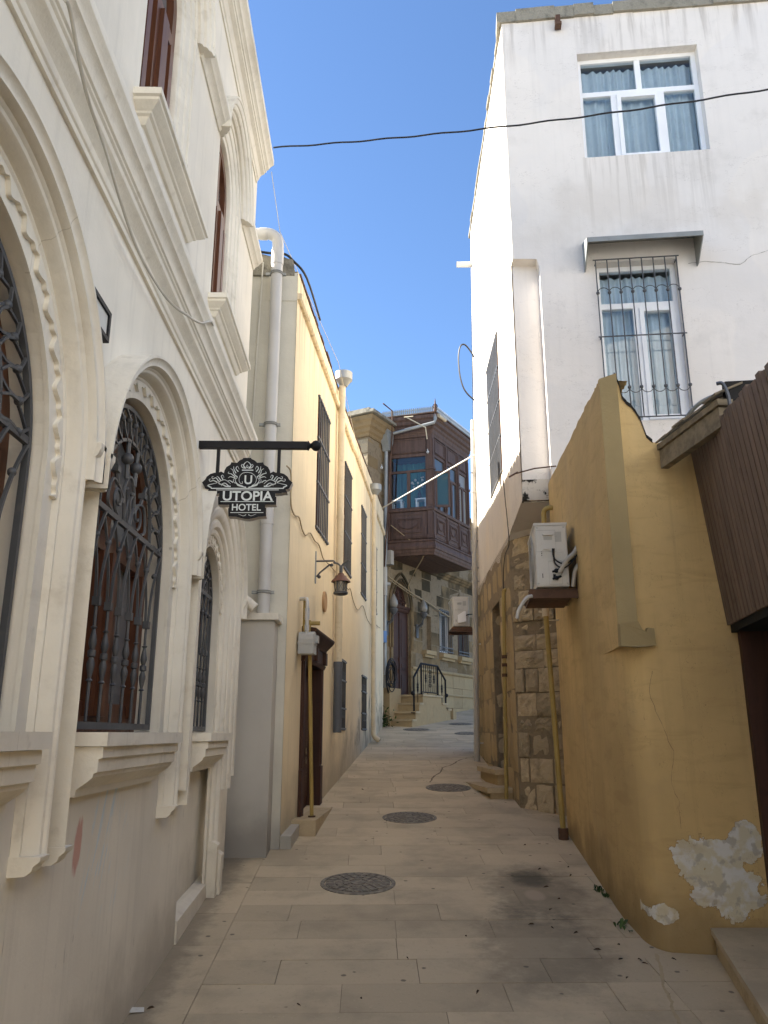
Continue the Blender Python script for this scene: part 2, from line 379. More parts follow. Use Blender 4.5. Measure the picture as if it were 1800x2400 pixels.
M['rust_iron'] = paint('rusty_iron', (.10, .055, .035), .75, .3, .3, bump=.4, wear=(.20, .12, .06), wear_amt=.5)
M['brown_wood'] = wood('varnished_brown_wood', (.105, .040, .020), rough=.4, wear_amt=.1)
M['door_wood'] = wood('dark_door_wood', (.05, .020, .012), rough=.62, wear_amt=.3)
M['bay_wood'] = wood('weathered_brown_paint', (.088, .054, .042), rough=.65, wear=(.17, .11, .08), wear_amt=.30)
M['board'] = wood('dark_stained_boards', (.135, .095, .075), rough=.6, wear=(.015, .01, .008), wear_amt=.35)
M['grey_wood'] = wood('grey_weathered_timber', (.19, .155, .105), (.2, 1, 1), rough=.85, bump=.6, wear=(.07, .055, .04), wear_amt=.5)
M['glass_dark'] = glass('dark_window_glass', (.07, .075, .075))
M['glass_grey'] = glass('grey_window_glass', (.20, .205, .205), .08)
M['glass_teal'] = glass('teal_curtained_glass', (.035, .075, .075), .04)
M['glass_milk'] = glass('milky_glass', (.24, .225, .195), .25, .4)
M['glass_lamp'] = glass('grimy_lamp_glass', (.26, .23, .18), .2, .5)
M['glass_clear'] = clear_glass('clear_window_glass')
M['curtain_teal'] = paint('teal_curtain', (.06, .20, .19), .9, .1, .1, bump=.05)
M['curtain'] = paint('pale_curtain', (.62, .69, .74), .9, .06, .1, bump=.05)
M['room'] = paint('dim_room', (.42, .42, .40), .9, .1, .1)
M['pvc'] = paint('white_pvc', (.80, .81, .82), .35, .03, .5, bump=.02, wear_amt=.05)
M['pipe_white'] = paint('white_plastic_pipe', (.49, .48, .46), .38, .05, .5, bump=.03, wear=(.42, .42, .42), wear_amt=.2)
M['pipe_cream'] = paint('cream_painted_pipe', (.58, .50, .36), .5, .1, .4, bump=.1, wear=(.36, .28, .17), wear_amt=.35)
M['pipe_grey'] = paint('grey_painted_pipe', (.40, .38, .34), .5, .08, .4, bump=.1, wear_amt=.2)
M['lead'] = paint('dark_grey_plastic', (.10, .11, .13), .5, .1, .4)
M['zinc'] = paint('dull_zinc', (.30, .31, .30), .5, .1, .5, bump=.2, metal=.4)
M['pipe_yellow'] = paint('yellow_gas_pipe', (.34, .245, .075), .5, .12, .4, bump=.12, wear=(.24, .15, .05), wear_amt=.35)
M['meter'] = paint('grey_meter_paint', (.40, .40, .38), .5, .06, .4, bump=.06)
M['cable_white'] = paint('white_cable', (.58, .55, .48), .6, .1, .3)
M['cable_black'] = paint('black_cable', (.02, .02, .022), .55, .1, .3)
M['cable_tan'] = paint('tan_cable', (.34, .26, .15), .6, .1, .3)
M['ac'] = paint('cream_white_metal', (.56, .55, .52), .45, .05, .4, bump=.03, wear=(.42, .38, .32), wear_amt=.18)
M['slot'] = paint('dark_slot', (.03, .03, .03), .7, .1, .2)
M['lettering'] = paint('pale_sign_lettering', (.66, .70, .69), .5, .03, .3, bump=0)
M['sign_side'] = paint('sign_edge', (.50, .47, .44), .5, .05, .3)
M['copper'] = paint('rusty_red_metal', (.135, .062, .045), .6, .2, .4, bump=.2, wear=(.09, .05, .04), wear_amt=.4)
M['roof_edge'] = stone('mossy_concrete', (.27, .25, .20), var=.2, bump=.7, dark=.7)
M['tar'] = paint('black_roofing_felt', (.018, .017, .016), .8, .2, .2, bump=.4)
M['tin'] = paint('grey_tin_sheet', (.25, .26, .25), .5, .1, .4, metal=.3)
M['leaf'] = paint('weed_green', (.05, .09, .025), .6, .3, .3, scale=40)
M['dry'] = paint('dry_leaf_brown', (.06, .035, .02), .8, .3, .2, scale=40)
M['paper'] = paint('white_paper', (.62, .61, .57), .9, .05, .1)
M['blue'] = paint('blue_plastic', (.08, .16, .34), .5, .1, .4)
M['plaque'] = plaster('clay_plaque', (.42, .27, .15), dirt=0)
def manhole_mat():
    m = NT('cast_iron_cover'); n = m.noise(25, 5)
    c = m.mix(m.ramp(n, .4, .65), (.165, .15, .125), (.29, .255, .205))
    return m.shade(c, .65, .4, .25, normal=m.bump(n, .4, .01))
M['manhole'] = manhole_mat()
def paving_mat():
    m = NT('limestone_paving'); tn = m.attr('tone'); base = (.53, .44, .305)
    c = m.mix(tn, mulc(base, .88), mulc(base, 1.08))
    n = m.noise(2.1, 7, rough=.6); c = m.mix(m.math('MULTIPLY', m.ramp(n, .42, .68), .55), c, mulc(base, .55))
    n2 = m.noise(36, 5, rough=.7); c = m.mix(m.math('MULTIPLY', m.ramp(n2, .55, .75), .4), c, mulc(base, .55))
    n3 = m.noise(70, 3); c = m.mix(m.math('MULTIPLY', m.ramp(n3, .6, .75), .25), c, mulc(base, 1.4))
    sp = m.voro(5.5); c = m.mix(m.math('MULTIPLY', m.math('SUBTRACT', 1.0, m.ramp(m.math('ADD', sp, m.math('MULTIPLY', m.math('SUBTRACT', n2, .5), .12)), .06, .10)), .7), c, (.055, .05, .042))
    # oil spill: dark blotch, with a pale scrubbed spot in the middle
    def el(cx, cy, rx, ry, k=1.4, no=n):
        e = m.math('ADD', m.math('POWER', m.math('DIVIDE', m.math('SUBTRACT', m.x, cx), rx), 2.0), m.math('POWER', m.math('DIVIDE', m.math('SUBTRACT', m.y, cy), ry), 2.0))
        return m.math('ADD', e, m.math('MULTIPLY', m.math('SUBTRACT', no, .5), k))
    nn = m.noise(7, 7, rough=.7)
    o1 = m.math('SUBTRACT', 1.0, m.ramp(el(1.28, 6.6, .42, .75, 2.4, nn), .1, 1.3)); o2 = m.math('SUBTRACT', 1.0, m.ramp(el(1.1, 5.5, .45, .8, 2.6, nn), .1, 1.3))
    o3 = m.math('SUBTRACT', 1.0, m.ramp(el(1.30, 6.95, .2, .28, 1.0, nn), .1, 1.1))
    c = m.mix(m.math('MULTIPLY', o1, .46), c, (.05, .047, .04)); c = m.mix(m.math('MULTIPLY', o2, .40), c, (.055, .052, .045)); c = m.mix(m.math('MULTIPLY', o3, .72), c, (.035, .035, .027))
    c = m.mix(m.math('MULTIPLY', m.math('SUBTRACT', 1.0, m.ramp(el(1.255, 6.52, .085, .15, .8, nn), .3, 1.1)), .8), c, (.42, .33, .24))
    # grime where slabs meet the hotel wall
    g1 = m.math('SUBTRACT', 1.0, m.ramp(m.math('ADD', m.x, m.math('MULTIPLY', m.math('SUBTRACT', nn, .5), .35)), -1.15, -.98))
    c = m.mix(m.math('MULTIPLY', g1, .5), c, (.09, .08, .07))
    bp = m.bump(m.math('ADD', m.math('MULTIPLY', n2, .5), m.math('MULTIPLY', n3, .5)), .35, .006)
    return m.shade(c, m.math('SUBTRACT', .85, m.math('MULTIPLY', n, .25)), .3, normal=bp)
M['paving'] = paving_mat()
M['step'] = stone('limestone_step', (.46, .37, .24), var=.12, scale=1.2, bump=.25, dark=.35)
def soot_marks(m, c):
    return m.mix(m.ramp(m.noise(7, 7, rough=.7), .50, .58), c, (.02, .018, .015))
M['sooty'] = plaster('sooty_chipped_render', (.50, .46, .40), var=.2, streak=.3, dirt=0, bump=1.0, extra=soot_marks)
M['rear'] = plaster('added_house_plaster', (.62, .61, .59), dirt=0)
M['earth'] = plaster('bare_earth', (.22, .19, .15), dirt=0)
# ------------------------------------------------------------------ wall frames
HOT = Frame((-1.2, 0, 0), (0, 1, 0), (1, 0, 0))                         # u = y
YEL = Frame((-.80, 7.9, 0), (.1035, .9946, 0), (.9946, -.1035, 0))      # yellow house, lane side
YFR = Frame((-1.3, 7.9, 0), (1, 0, 0), (0, -1, 0))                      # its end wall, facing the camera
WAL = Frame((1.717, 8.47, 0), (math.sin(R(2)), math.cos(R(2)), 0), (-math.cos(R(2)), math.sin(R(2)), 0))
WFR = Frame((1.717, 8.47, 0), (math.cos(R(7)), -math.sin(R(7)), 0), (-math.sin(R(7)), -math.cos(R(7)), 0))
_t = R(30.5); FD = V(math.sin(_t), math.cos(_t), 0); FN = V(math.cos(_t), -math.sin(_t), 0)
STN = Frame(V(.98, 18.87, 0)-FN*.9, FD, FN)                             # stone house facade
STE = Frame(V(.98, 18.87, 0)-FN*.9+FD*-.46, -FN, -FD)                   # its end wall: u runs back from the corner

# ------------------------------------------------------------------ ground
b = MB()
ys = [-60, -30, 40, 400]; xs = [-300, -20, -3, 6, 20, 300]
for j in range(3):
    for i in range(5):
        b.quad(*[V(x, y, gz(y)-.05) for x, y in ((xs[i], ys[j]), (xs[i+1], ys[j]), (xs[i+1], ys[j+1]), (xs[i], ys[j+1]))])
tag(b.build('ground', M['earth']), 'bare earth under the paved lane', 'ground', kind='structure')

b = MB(); r2 = random.Random(3)
def slab(b, x0, x1, y0, y1, gap=.004, dz=None):
    z = r2.uniform(-.0015, .0015) if dz is None else dz; t = r2.random()
    pts = [V(x, y, gz(y)+z) for x, y in ((x0+gap, y0+gap), (x1-gap, y0+gap), (x1-gap, y1-gap), (x0+gap, y1-gap))]
    low = [p-V(0, 0, .02) for p in pts]
    b.add(pts+low, [(0, 1, 2, 3), (0, 4, 5, 1), (1, 5, 6, 2), (2, 6, 7, 3), (3, 7, 4, 0)], t)
y = -3.0
border = lambda y: -.91+.0*(y-4.5)
rowh = [.35]
k = 0
while y < 34:
    h = .345+r2.uniform(-.012, .012)
    x = -.905 if y < 7.75 else -1.6
    x += 0; first = True
    while x < 7.5:
        L = r2.uniform(.55, 1.35)
        if first: L *= r2.uniform(.35, 1.0); first = False
        x1 = x+L
        if y < 5.25 and x < 1.66 < x1+.25: x1 = 1.66
        slab(b, x, x1, y, y+h, gap=r2.choice((.0012, .0016, .0024)))
        x = x1
    y += h; k += 1
y = -3.0
while y < 7.75:                                                    # border course along the hotel
    L = r2.uniform(.55, 1.0); y1 = min(y+L, 7.75)
    slab(b, -1.6, -.905, y, y1, .0018); y = y1
tag(b.build('alley_paving', M['paving']), 'worn limestone slabs laid in rows across the rising lane', 'paving', kind='structure')
b = MB()
for j in range(38): b.quad(*[V(x, yy, gz(yy)-.008) for x, yy in ((-2, j-3), (8, j-3), (8, j-2), (-2, j-2))])
tag(b.build('paving_joints', M['joint']), 'dirty joints between the paving slabs', 'paving', kind='structure')
# crack running from the manhole to the downpipe, and the mortar line by the step
def gp(px, py, lift=.003):
    p = on_plane(px, py, V(0, 0, 0), V(0, -SLOPE, 1)); return V(p.x, p.y, p.z+lift)
def ribbon(b, pts, wd):
    pts = [Vector(p) for p in pts]
    for i in range(len(pts)-1):
        d = (pts[i+1]-pts[i]).normalized(); n = V(d.y, -d.x, 0)
        a = wd*r2.uniform(.5, 1.2); c = wd*r2.uniform(.5, 1.2)
        b.quad(pts[i]+n*a, pts[i]-n*a, pts[i+1]-n*c-d*-.004, pts[i+1]+n*c-d*-.004)
b = MB(); pp = [(1009, 1834), (1016, 1822), (1034, 1808), (1036, 1800), (1058, 1793), (1070, 1786), (1090, 1778), (1112, 1774)]
pts = smooth_path([gp(*q) for q in pp], 4); pts = [p+V(r2.uniform(-.012, .012), r2.uniform(-.02, .02), 0) for p in pts]
ribbon(b, pts, .014)
tag(b.build('paving_crack', M['joint']), 'jagged crack across the paving towards the grey downpipe', 'crack', kind='structure')
b = MB(); pts = smooth_path([gp(*q) for q in [(1538, 2236), (1547, 2265), (1556, 2310), (1572, 2350), (1592, 2400), (1612, 2450)]], 5)
ribbon(b, [p+V(r2.uniform(-.008, .008), 0, 0) for p in pts], .011)
tag(b.build('mortar_line', M['step']), 'pale mortar line beside the threshold step', 'joint', kind='structure')

# ------------------------------------------------------------------ manhole covers
def manhole(px, py, label, rad=.295):
    c = gp(px, py, .002); t = empty('manhole_cover', c, label, 'manhole cover', 'round iron manhole covers in the lane')
    ax = V(0, -SLOPE, 1).normalized()
    m1 = MB(); m1.lathe([(rad, -.01), (rad, .003), (rad-.012, .006), (rad-.03, .006), (rad-.033, -.004)], c, ax, 40)
    m1.build('rim', M['manhole'], t)
    m2 = MB(); m2.lathe([(rad-.04, -.01), (rad-.04, .004), (.0, .004)], c, ax, 40)
    a = V(1, 0, 0); bb = ax.cross(a)
    for r0, r1, n in ((.075, .12, 10), (.13, .18, 16), (.19, .245, 22)):
        for k in range(n):
            a0 = 2*math.pi*(k+.1)/n; a1 = 2*math.pi*(k+.9)/n; am = (a0+a1)/2
            P = lambda rr, an, hh: c+(a*math.cos(an)+bb*math.sin(an))*rr+ax*hh
            ring = [P(r0, a0, .005), P(r1, a0, .005), P(r1, am, .005), P(r1, a1, .005), P(r0, a1, .005), P(r0, am, .005)]
            top = [p+ax*.005 for p in ring]
            m2.add(ring+top, [(6, 7, 8, 9, 10, 11)]+[(i, (i+1) % 6, (i+1) % 6+6, i+6) for i in range(6)])
    m2.lathe([(.06, 0), (.06, .01), (.03, .012), (0, .012)], c, ax, 16)
    m2.build('lid', M['manhole'], t)
manhole(839, 2070.5, 'largest iron manhole cover, nearest in the lane')
manhole(960, 1916.5, 'second iron manhole cover up the lane, level with the doorstep')
manhole(1050.5, 1846.5, 'iron manhole cover beside the two stone steps on the right')
manhole(975.5, 1710.3, 'small distant manhole cover just before the stair foot')
manhole(1095, 1719.5, 'distant manhole cover close to the grey downpipe on the right', .27)
manhole(1080, 1697, 'farthest manhole cover, past the platform stair', .29)

# ------------------------------------------------------------------ hotel
hotel = empty('hotel_building', (-1.2, 4, gz(4)), 'cream stuccoed hotel with arched grilled windows and moulded cornices', 'building')
C1, C2, C3 = 2.1, 4.05, 6.0; ZS = 2.80; RO = .74; R3 = .42
def arch_loop(fr, c, zs, r, zb, n=28, w=0):
    return [fr(c-r, zb, w)]+[fr(c+r*math.cos(math.pi-math.pi*i/n), zs+r*math.sin(math.pi*i/n), w) for i in range(n+1)]+[fr(c+r, zb, w)]
def reveal(b, fr, loop_fn, w0, w1):
    a = loop_fn(w0); c = loop_fn(w1); n = len(a)
    for i in range(n):
        j = (i+1) % n; b.quad(a[i], a[j], c[j], c[i])
UPC = [2.0, 3.97, 5.93]; UZ = 6.42; UR = .53; UZB = 5.0
b = MB()
bay = (5.55, 6.9, .2, 1.72)
outer = [HOT(-6, -.9), HOT(7.28, -.9), HOT(7.28, 7.72), HOT(-6, 7.72)]
holes = [arch_loop(HOT, c, ZS, r, 1.84) for c, r in ((C1-1.95, RO), (C1, RO), (C2, RO), (C3, R3))]
holes.append([HOT(bay[0], bay[2]), HOT(bay[1], bay[2]), HOT(bay[1], bay[3]), HOT(bay[0], bay[3])])
holes += [arch_loop(HOT, c, UZ, UR, UZB) for c in UPC]
b.sheet([outer]+holes)
for c, r in ((C1-1.95, RO), (C1, RO), (C2, RO), (C3, R3)): reveal(b, HOT, lambda w, c=c, r=r: arch_loop(HOT, c, ZS, r, 1.84, w=w), 0, -.34)
reveal(b, HOT, lambda w: [HOT(bay[0], bay[2], w), HOT(bay[1], bay[2], w), HOT(bay[1], bay[3], w), HOT(bay[0], bay[3], w)], 0, -.07)
b.quad(HOT(bay[0], bay[2], -.07), HOT(bay[1], bay[2], -.07), HOT(bay[1], bay[3], -.07), HOT(bay[0], bay[3], -.07))
b.quad(HOT(7.28, -.9), HOT(7.28, -.9, -6), HOT(7.28, 7.72, -6), HOT(7.28, 7.72))
b.quad(HOT(-6, 7.72), HOT(7.28, 7.72), HOT(7.28, 7.72, -6), HOT(-6, 7.72, -6))
b.quad(HOT(-6, -.9), HOT(-6, -.9, -6), HOT(-6, 7.72, -6), HOT(-6, 7.72))
b.build('wall', M['hotel'], hotel)
# sloping ledge in the recessed bay, near the ground
b = MB(); g = lambda u: gz(u)+.0
p = [HOT(5.552, gz(5.55)+.17, -.068), HOT(6.898, gz(6.9)+.10, -.068), HOT(6.898, gz(6.9)+.085, .012), HOT(5.552, gz(5.55)+.13, .012)]
b.prism(p, V(0, 0, -.3)); b.build('plinth_ledge', M['hotel_trim'], hotel)

PROF = [(RO-.003, -.012), (RO-.003, .006), (.825, .006), (.828, .022), (.836, .030), (.845, .030), (.849, .042), (.853, .066), (.864, .082), (.876, .086), (.882, .096), (.892, .102), (.902, .104), (.904, .0)]
LEG = [(.825, -.012), (.825, .014), (.832, .030), (.845, .030), (.849, .042), (.853, .066), (.864, .082), (.876, .086), (.882, .096), (.890, .100), (.893, -.012)]
HOOD = [(.886, -.012), (.886, .100), (.890, .118), (.896, .130), (.908, .128), (.918, .132), (.928, .140), (.934, .150), (.946, .150), (.950, -.012)]
PROF3 = [(R3-.003, -.012), (R3-.003, .006), (.50, .006), (.505, .026), (.52, .036), (.545, .036), (.552, .05), (.565, .06), (.60, .062), (.612, .05), (.625, .05), (.635, .066), (.66, .08), (.70, .082), (.712, .07), (.725, .072), (.735, .09), (.76, .10), (.80, .10), (.81, .088), (.825, .09), (.84, .105), (.87, .11), (.89, .11), (.893, -.012)]
def corbel(b, u0, u1, z, w):
    um = (u0+u1)/2
    prof = [(0, .0), (.0, w), (-.02, w), (-.05, w*.92), (-.075, w*.72), (-.09, w*.45), (-.095, 0)]
    b.sweep(HOT, [(v+z, ww) for v, ww in prof], u0, u1)
for c, r, pr in ((C1, RO, PROF), (C2, RO, PROF), (C3, R3, PROF3)):
    b = MB()
    b.arch(HOT, c, ZS, pr, None, 48)
    off = 0
    if r == RO:
        flat = [(RO-.003, -.012), (RO-.003, .006), (.825, .006), (.826, -.012)]
        for s in (-1, 1):
            for prof, zb in ((flat, 1.84), (LEG, 1.45)):
                a = [HOT(c+s*rr, zb, ww) for rr, ww in prof]; t = [HOT(c+s*rr, ZS, ww) for rr, ww in prof]; n = len(a)
                b.add(a+t, [(i, i+1, n+i+1, n+i) for i in range(n-1)]); b.sheet([a])
            # moulded drop under each leg
            b.sweep(HOT, [(1.45, -.01), (1.45, .108), (1.435, .104), (1.42, .085), (1.405, .08), (1.39, .06), (1.385, -.01)], c+s*.818 if s > 0 else c-.90, c+.90 if s > 0 else c-.818)
    else:
        inner = [(R3-.003, -.012), (R3-.003, .006), (.50, .006), (.505, .026), (.52, .036), (.545, .036), (.552, .05), (.565, .06), (.60, .062), (.612, .05), (.625, .05), (.626, -.012)]
        outr = [(.627, -.012), (.627, .05), (.635, .066), (.66, .08), (.70, .082), (.712, .07), (.725, .072), (.735, .09), (.76, .10), (.80, .10), (.801, -.012)]
        out2 = [(.802, -.012), (.802, .1), (.81, .088), (.825, .09), (.84, .105), (.87, .11), (.89, .11), (.893, -.012)]
        for s in (-1, 1):
            for prof, zb in ((inner, .72 if s > 0 else 1.84), (outr, 1.43), (out2, 1.52)):
                if s > 0: prof = [(rr, ww) for rr, ww in prof]
                a = [HOT(c+s*rr, zb, ww) for rr, ww in prof]; t = [HOT(c+s*rr, ZS, ww) for rr, ww in prof]; n = len(a)
                b.add(a+t, [(i, i+1, n+i+1, n+i) for i in range(n-1)]); b.sheet([a])
        b.fbox(HOT, c+.48, c+.56, .4, 1.03, .0, .075); b.fbox(HOT, c+.56, c+.66, .4, .95, .0, .095)
        b.sweep(HOT, [(1.03, 0), (1.03, .082), (1.045, .08), (1.065, .05), (1.07, 0)], c+.478, c+.57); b.sweep(HOT, [(.95, 0), (.95, .1), (.965, .098), (.99, .06), (.995, 0)], c+.558, c+.665)
    sur = b.build('window_surround', M['hotel_trim'], hotel, smooth=32)
    h = MB(); h.arch(HOT, c, ZS, HOOD, 2.95, 48)
    for s in (-1, 1):
        u0, u1 = sorted((c+s*.886, c+s*.950)); corbel(h, u0, u1, 2.952, .15)
    h.build('hood_mould', M['hotel_trim'], sur, smooth=32)
    # ornamented band round the opening
    o = MB(); N = 420
    if r == RO:
        def rs(th):
            t = (th/math.pi*17.0) % 1.0
            return .795+.018*math.sin(2*math.pi*t)+.009*math.sin(4*math.pi*t+.9)+.004*math.sin(6*math.pi*t)
        A = []; B = []; A2 = []
        for i in range(N+1):
            th = -.12+(math.pi+.24)*i/N; rr = rs(th+.3)
            A.append(HOT(c+rr*math.cos(th), ZS+rr*math.sin(th), .024)); A2.append(HOT(c+rr*math.cos(th), ZS+rr*math.sin(th), .004)); B.append(HOT(c+.828*math.cos(th), ZS+.828*math.sin(th), .024))
        for i in range(N):
            o.quad(A[i], A[i+1], B[i+1], B[i]); o.quad(A2[i], A2[i+1], A[i+1], A[i])
        for i in (0, N): o.sheet([[A[i], A2[i], B[i]-HOT.W*.02, B[i]]])
        o.build('scalloped_band', M['hotel_trim'], sur)
    else:
        for i in range(30):
            th = .02+(math.pi-.04)*i/29; cc = lambda rr, a: HOT(c+rr*math.cos(a), ZS+rr*math.sin(a), .014)
            base = cc(.46, th); e1 = V(0, math.cos(th), math.sin(th)); e2 = V(0, -math.sin(th), math.cos(th)); sg = 1 if i % 2 else -1
            pts = [base+(e1*math.cos(a)+e2*sg*math.sin(a))*(.034-.0042*q)+e2*sg*.01 for q, a in [(q, q*.9) for q in range(8)]]
            o.tube(pts, .0065, 5)
        o.arch(HOT, C3, ZS, [(.428, .004), (.428, .011), (.492, .011), (.492, .004)], None, 32)
        o.build('scrollwork_band', M['hotel_trim'], sur, smooth=60)

SILLP = [(.0, .0), (-.012, .0), (-.012, .115), (-.0, .125), (.05, .125), (.058, .115), (.058, 0)]
def sill(c, half, z, parent, proj=1.0, deep=.29):
    b = MB()
    b.fbox(HOT, c-half-.02, c+half+.02, z-.055, z, -.02, .155)
    P = [(z-.057, .135), (z-.10, .135), (z-.105, .12), (z-.155, .118), (z-.16, .105), (z-.175, .102), (z-.19, .085), (z-.215, .05), (z-.222, .04), (z-.25, .036), (z-.25, 0), (z-.057, 0)]
    b.sweep(HOT, P, c-half, c+half, ends=True, m0=0, m1=0)
    return b.build('window_sill', M['hotel_trim'], parent, smooth=30)
sill(C1, .66, 1.855, hotel); sill(C2, .66, 1.855, hotel); sill(C3, .40, 1.855, hotel)

def win_arch(c, zs, r, zb, fr, wback, parent, mat_frame, mat_glass, trans):
    b = MB()
    fw = .085
    b.arch(fr, c, zs, [(r, wback), (r, wback+.06), (r-fw, wback+.06), (r-fw, wback+.02), (r-fw, wback)], zb, 32)
    b.fbox(fr, c-r, c+r, zb, zb+.09, wback, wback+.058)
    b.fbox(fr, c-r+fw, c+r-fw, trans-.05, trans+.05, wback+.002, wback+.075)
    b.fbox(fr, c-.06, c+.06, zb+.09, trans-.05, wback+.002, wback+.11)
    b.fbox(fr, c-.03, c+.03, trans+.05, zs+r-fw, wback+.002, wback+.055)
    for s in (-1, 1):
        u0, u1 = sorted((c+s*.055, c+s*(r-fw)))
        b.fbox(fr, u0, u0+.07, zb+.09, trans-.05, wback+.004, wback+.085); b.fbox(fr, u1-.07, u1, zb+.09, trans-.05, wback+.004, wback+.085)
        b.fbox(fr, u0+.07, u1-.07, zb+.09, zb+.16, wback+.004, wback+.05)
        b.tube([fr(c+s*.035, zb+.55, wback+.08), fr(c+s*.035, zb+.66, wback+.08)], .011, 6)
    wn = b.build('window', mat_frame, parent, smooth=30)
    g = MB(); g.sheet([arch_loop(fr, c, zs, r-.02, zb+.02, 24, wback+.012)]); g.build('pane', mat_glass, wn)
    return wn
for c, r in ((C1, RO), (C2, RO), (C3, R3)): win_arch(c, ZS, r, 1.84, HOT, -.20, hotel, M['brown_wood'], M['glass_grey'], 2.78)

def baluster(b, P, up):
    b.lathe([(.008, -.125), (.016, -.12), (.008, -.11), (.010, -.10), (.018, -.06), (.019, -.045), (.010, -.018), (.019, -.012), (.019, .012), (.010, .018), (.019, .045), (.018, .06), (.010, .10), (.008, .11), (.016, .12), (.008, .125)], P, up, 10)
def grille(c, r, nb, parent, wv=-.055):
    """wrought iron window grille: rails and arches, bars with turned knots, crossing lattice, scrollwork"""
    P = lambda u, v, w=0: HOT(c+u, v, wv+w)
    zt = 2.88; rr = r-.03; g = MB()
    g.arch(HOT, c, ZS, [(rr, wv-.012), (rr, wv+.012), (rr-.022, wv+.012), (rr-.022, wv-.012), (rr, wv-.012)], 1.87, 40)
    g.fbox(HOT, c-rr, c+rr, 1.868, 1.90, wv-.011, wv+.011)
    ux = math.sqrt(max((rr-.02)**2-(zt-ZS)**2, 0)); g.fbox(HOT, c-ux, c+ux, zt-.014, zt+.014, wv-.010, wv+.010)
    root = g.build('window_grille', M['iron'], parent)
    g.v = []
    ri = r*.60
    a = MB(); cen = P(0, ZS+.08); pts = [P(ri*math.cos(t), zt+ri*1.02*math.sin(t)) for t in [math.pi*i/28 for i in range(29)]]
    a.tube(pts, .0115, 4); a.build('inner_arch', M['iron'], root)
    s = 2*(rr-.02)/(nb+1); us = [-(rr-.02)+s*(i+1) for i in range(nb)]
    for u in us:
        q = MB(); zc = 2.44+.0*u
        q.tube([P(u, 1.90), P(u, zc)], .008, 6)
        baluster(q, P(u, 2.2), V(0, 0, 1))
        q.fbox(HOT, c+u-.017, c+u+.017, zc-.02, zc+.02, wv-.017, wv+.017)
        for sg in (-1, 1):
            path = [P(u+sg*.006, zc), P(u+sg*.02, zc+.13), P(u+sg*s*.42, zc+.27), P(u+sg*s*.78, zc+.38), P(u+sg*s*1.0, zt-.01)]
            path = [p for p in smooth_path(path, 4) if abs((p-HOT(c, 0, 0)).y) < rr-.015]
            if len(path) > 2: q.tube([p+HOT.W*sg*.006 for p in path], .0085, 4)
        if abs(u+s/2) < rr-.03: q.ball(P(u+s/2, zc+.295), .017, 8)
        q.build('bar', M['iron'], root, smooth=45)
    # lattice between the two arches
    q = MB(); n = 17 if r > .6 else 13
    for k in range(n+1):
        th = math.pi*(k)/n
        for sg in (-1, 1):
            t2 = th+sg*math.pi/n*1.0; tm = th+sg*math.pi/n*.5
            if not 0.02 < t2 < math.pi-.02: continue
            A = P(ri*math.cos(th), zt+ri*math.sin(th)); B = P((rr-.02)*math.cos(t2), ZS+(rr-.02)*math.sin(t2))
            rm = ri+(rr-ri)*.62; Mid = P(rm*math.cos(th+sg*math.pi/n*.5), ZS+.03+rm*math.sin(th+sg*math.pi/n*.5))
            q.tube([p+HOT.W*sg*.006 for p in smooth_path([A, A.lerp(Mid, .5)+(A-Mid).normalized().cross(HOT.W)*.012*sg, Mid, B], 3)], .0075, 4)
    for k in range(n):
        tm = math.pi*(k+.5)/n; rm = ri+(rr-ri)*.62
        q.ball(P(rm*math.cos(tm), ZS+.03+rm*math.sin(tm)), .018, 8)
    q.build('lattice', M['iron'], root, smooth=45)
    # scrolls inside the inner arch
    q = MB()
    def spiral(u, v, r0, turns, a0, sg=1, n=22):
        return [P(u+sg*r0*(1-i/n*.8)*math.cos(a0+turns*2*math.pi*i/n), v+r0*(1-i/n*.8)*math.sin(a0+turns*2*math.pi*i/n)) for i in range(n+1)]
    k = r/.74
    for sg in (-1, 1):
        q.tube(spiral(sg*.17*k, zt+.10*k, .075*k, 1.2, -1.6, sg), .008, 5)
        q.tube(smooth_path([P(sg*.05*k, zt+.01), P(sg*.10*k, zt+.13*k), P(sg*.27*k, zt+.18*k), P(sg*.33*k, zt+.06*k), P(sg*.26*k, zt+.02)], 6), .0085, 5)
        q.tube([P(sg*.07*k, zt+.24*k), P(sg*.085*k, zt+ri*.98)], .0125, 6)
        q.ball(P(sg*.08*k, zt+.345*k), .029*k+.004, 10)
        q.tube(smooth_path([P(0, zt+.01), P(sg*.03, zt+.07*k), P(sg*.02, zt+.14*k), P(sg*.055*k, zt+.18*k)], 5), .007, 5); q.ball(P(sg*.055*k, zt+.19*k), .013, 8)
        q.tube([P(sg*.2*k, zt+.17*k), P(sg*.29*k, zt+.30*k)], .0105, 5); q.fbox(HOT, c+sg*.245*k-.025, c+sg*.245*k+.025, zt+.22*k, zt+.25*k, wv-.018, wv+.018)
    q.tube([P(.1*k*math.cos(t), zt+.10*k+.17*k*math.sin(t)) for t in [math.pi*i/16 for i in range(17)]], .009, 5)
    q.build('scrollwork', M['iron'], root, smooth=45)
    return root
for c, r, nb in ((C1, RO, 7), (C2, RO, 7), (C3, R3, 5)): grille(c, r, nb, hotel)

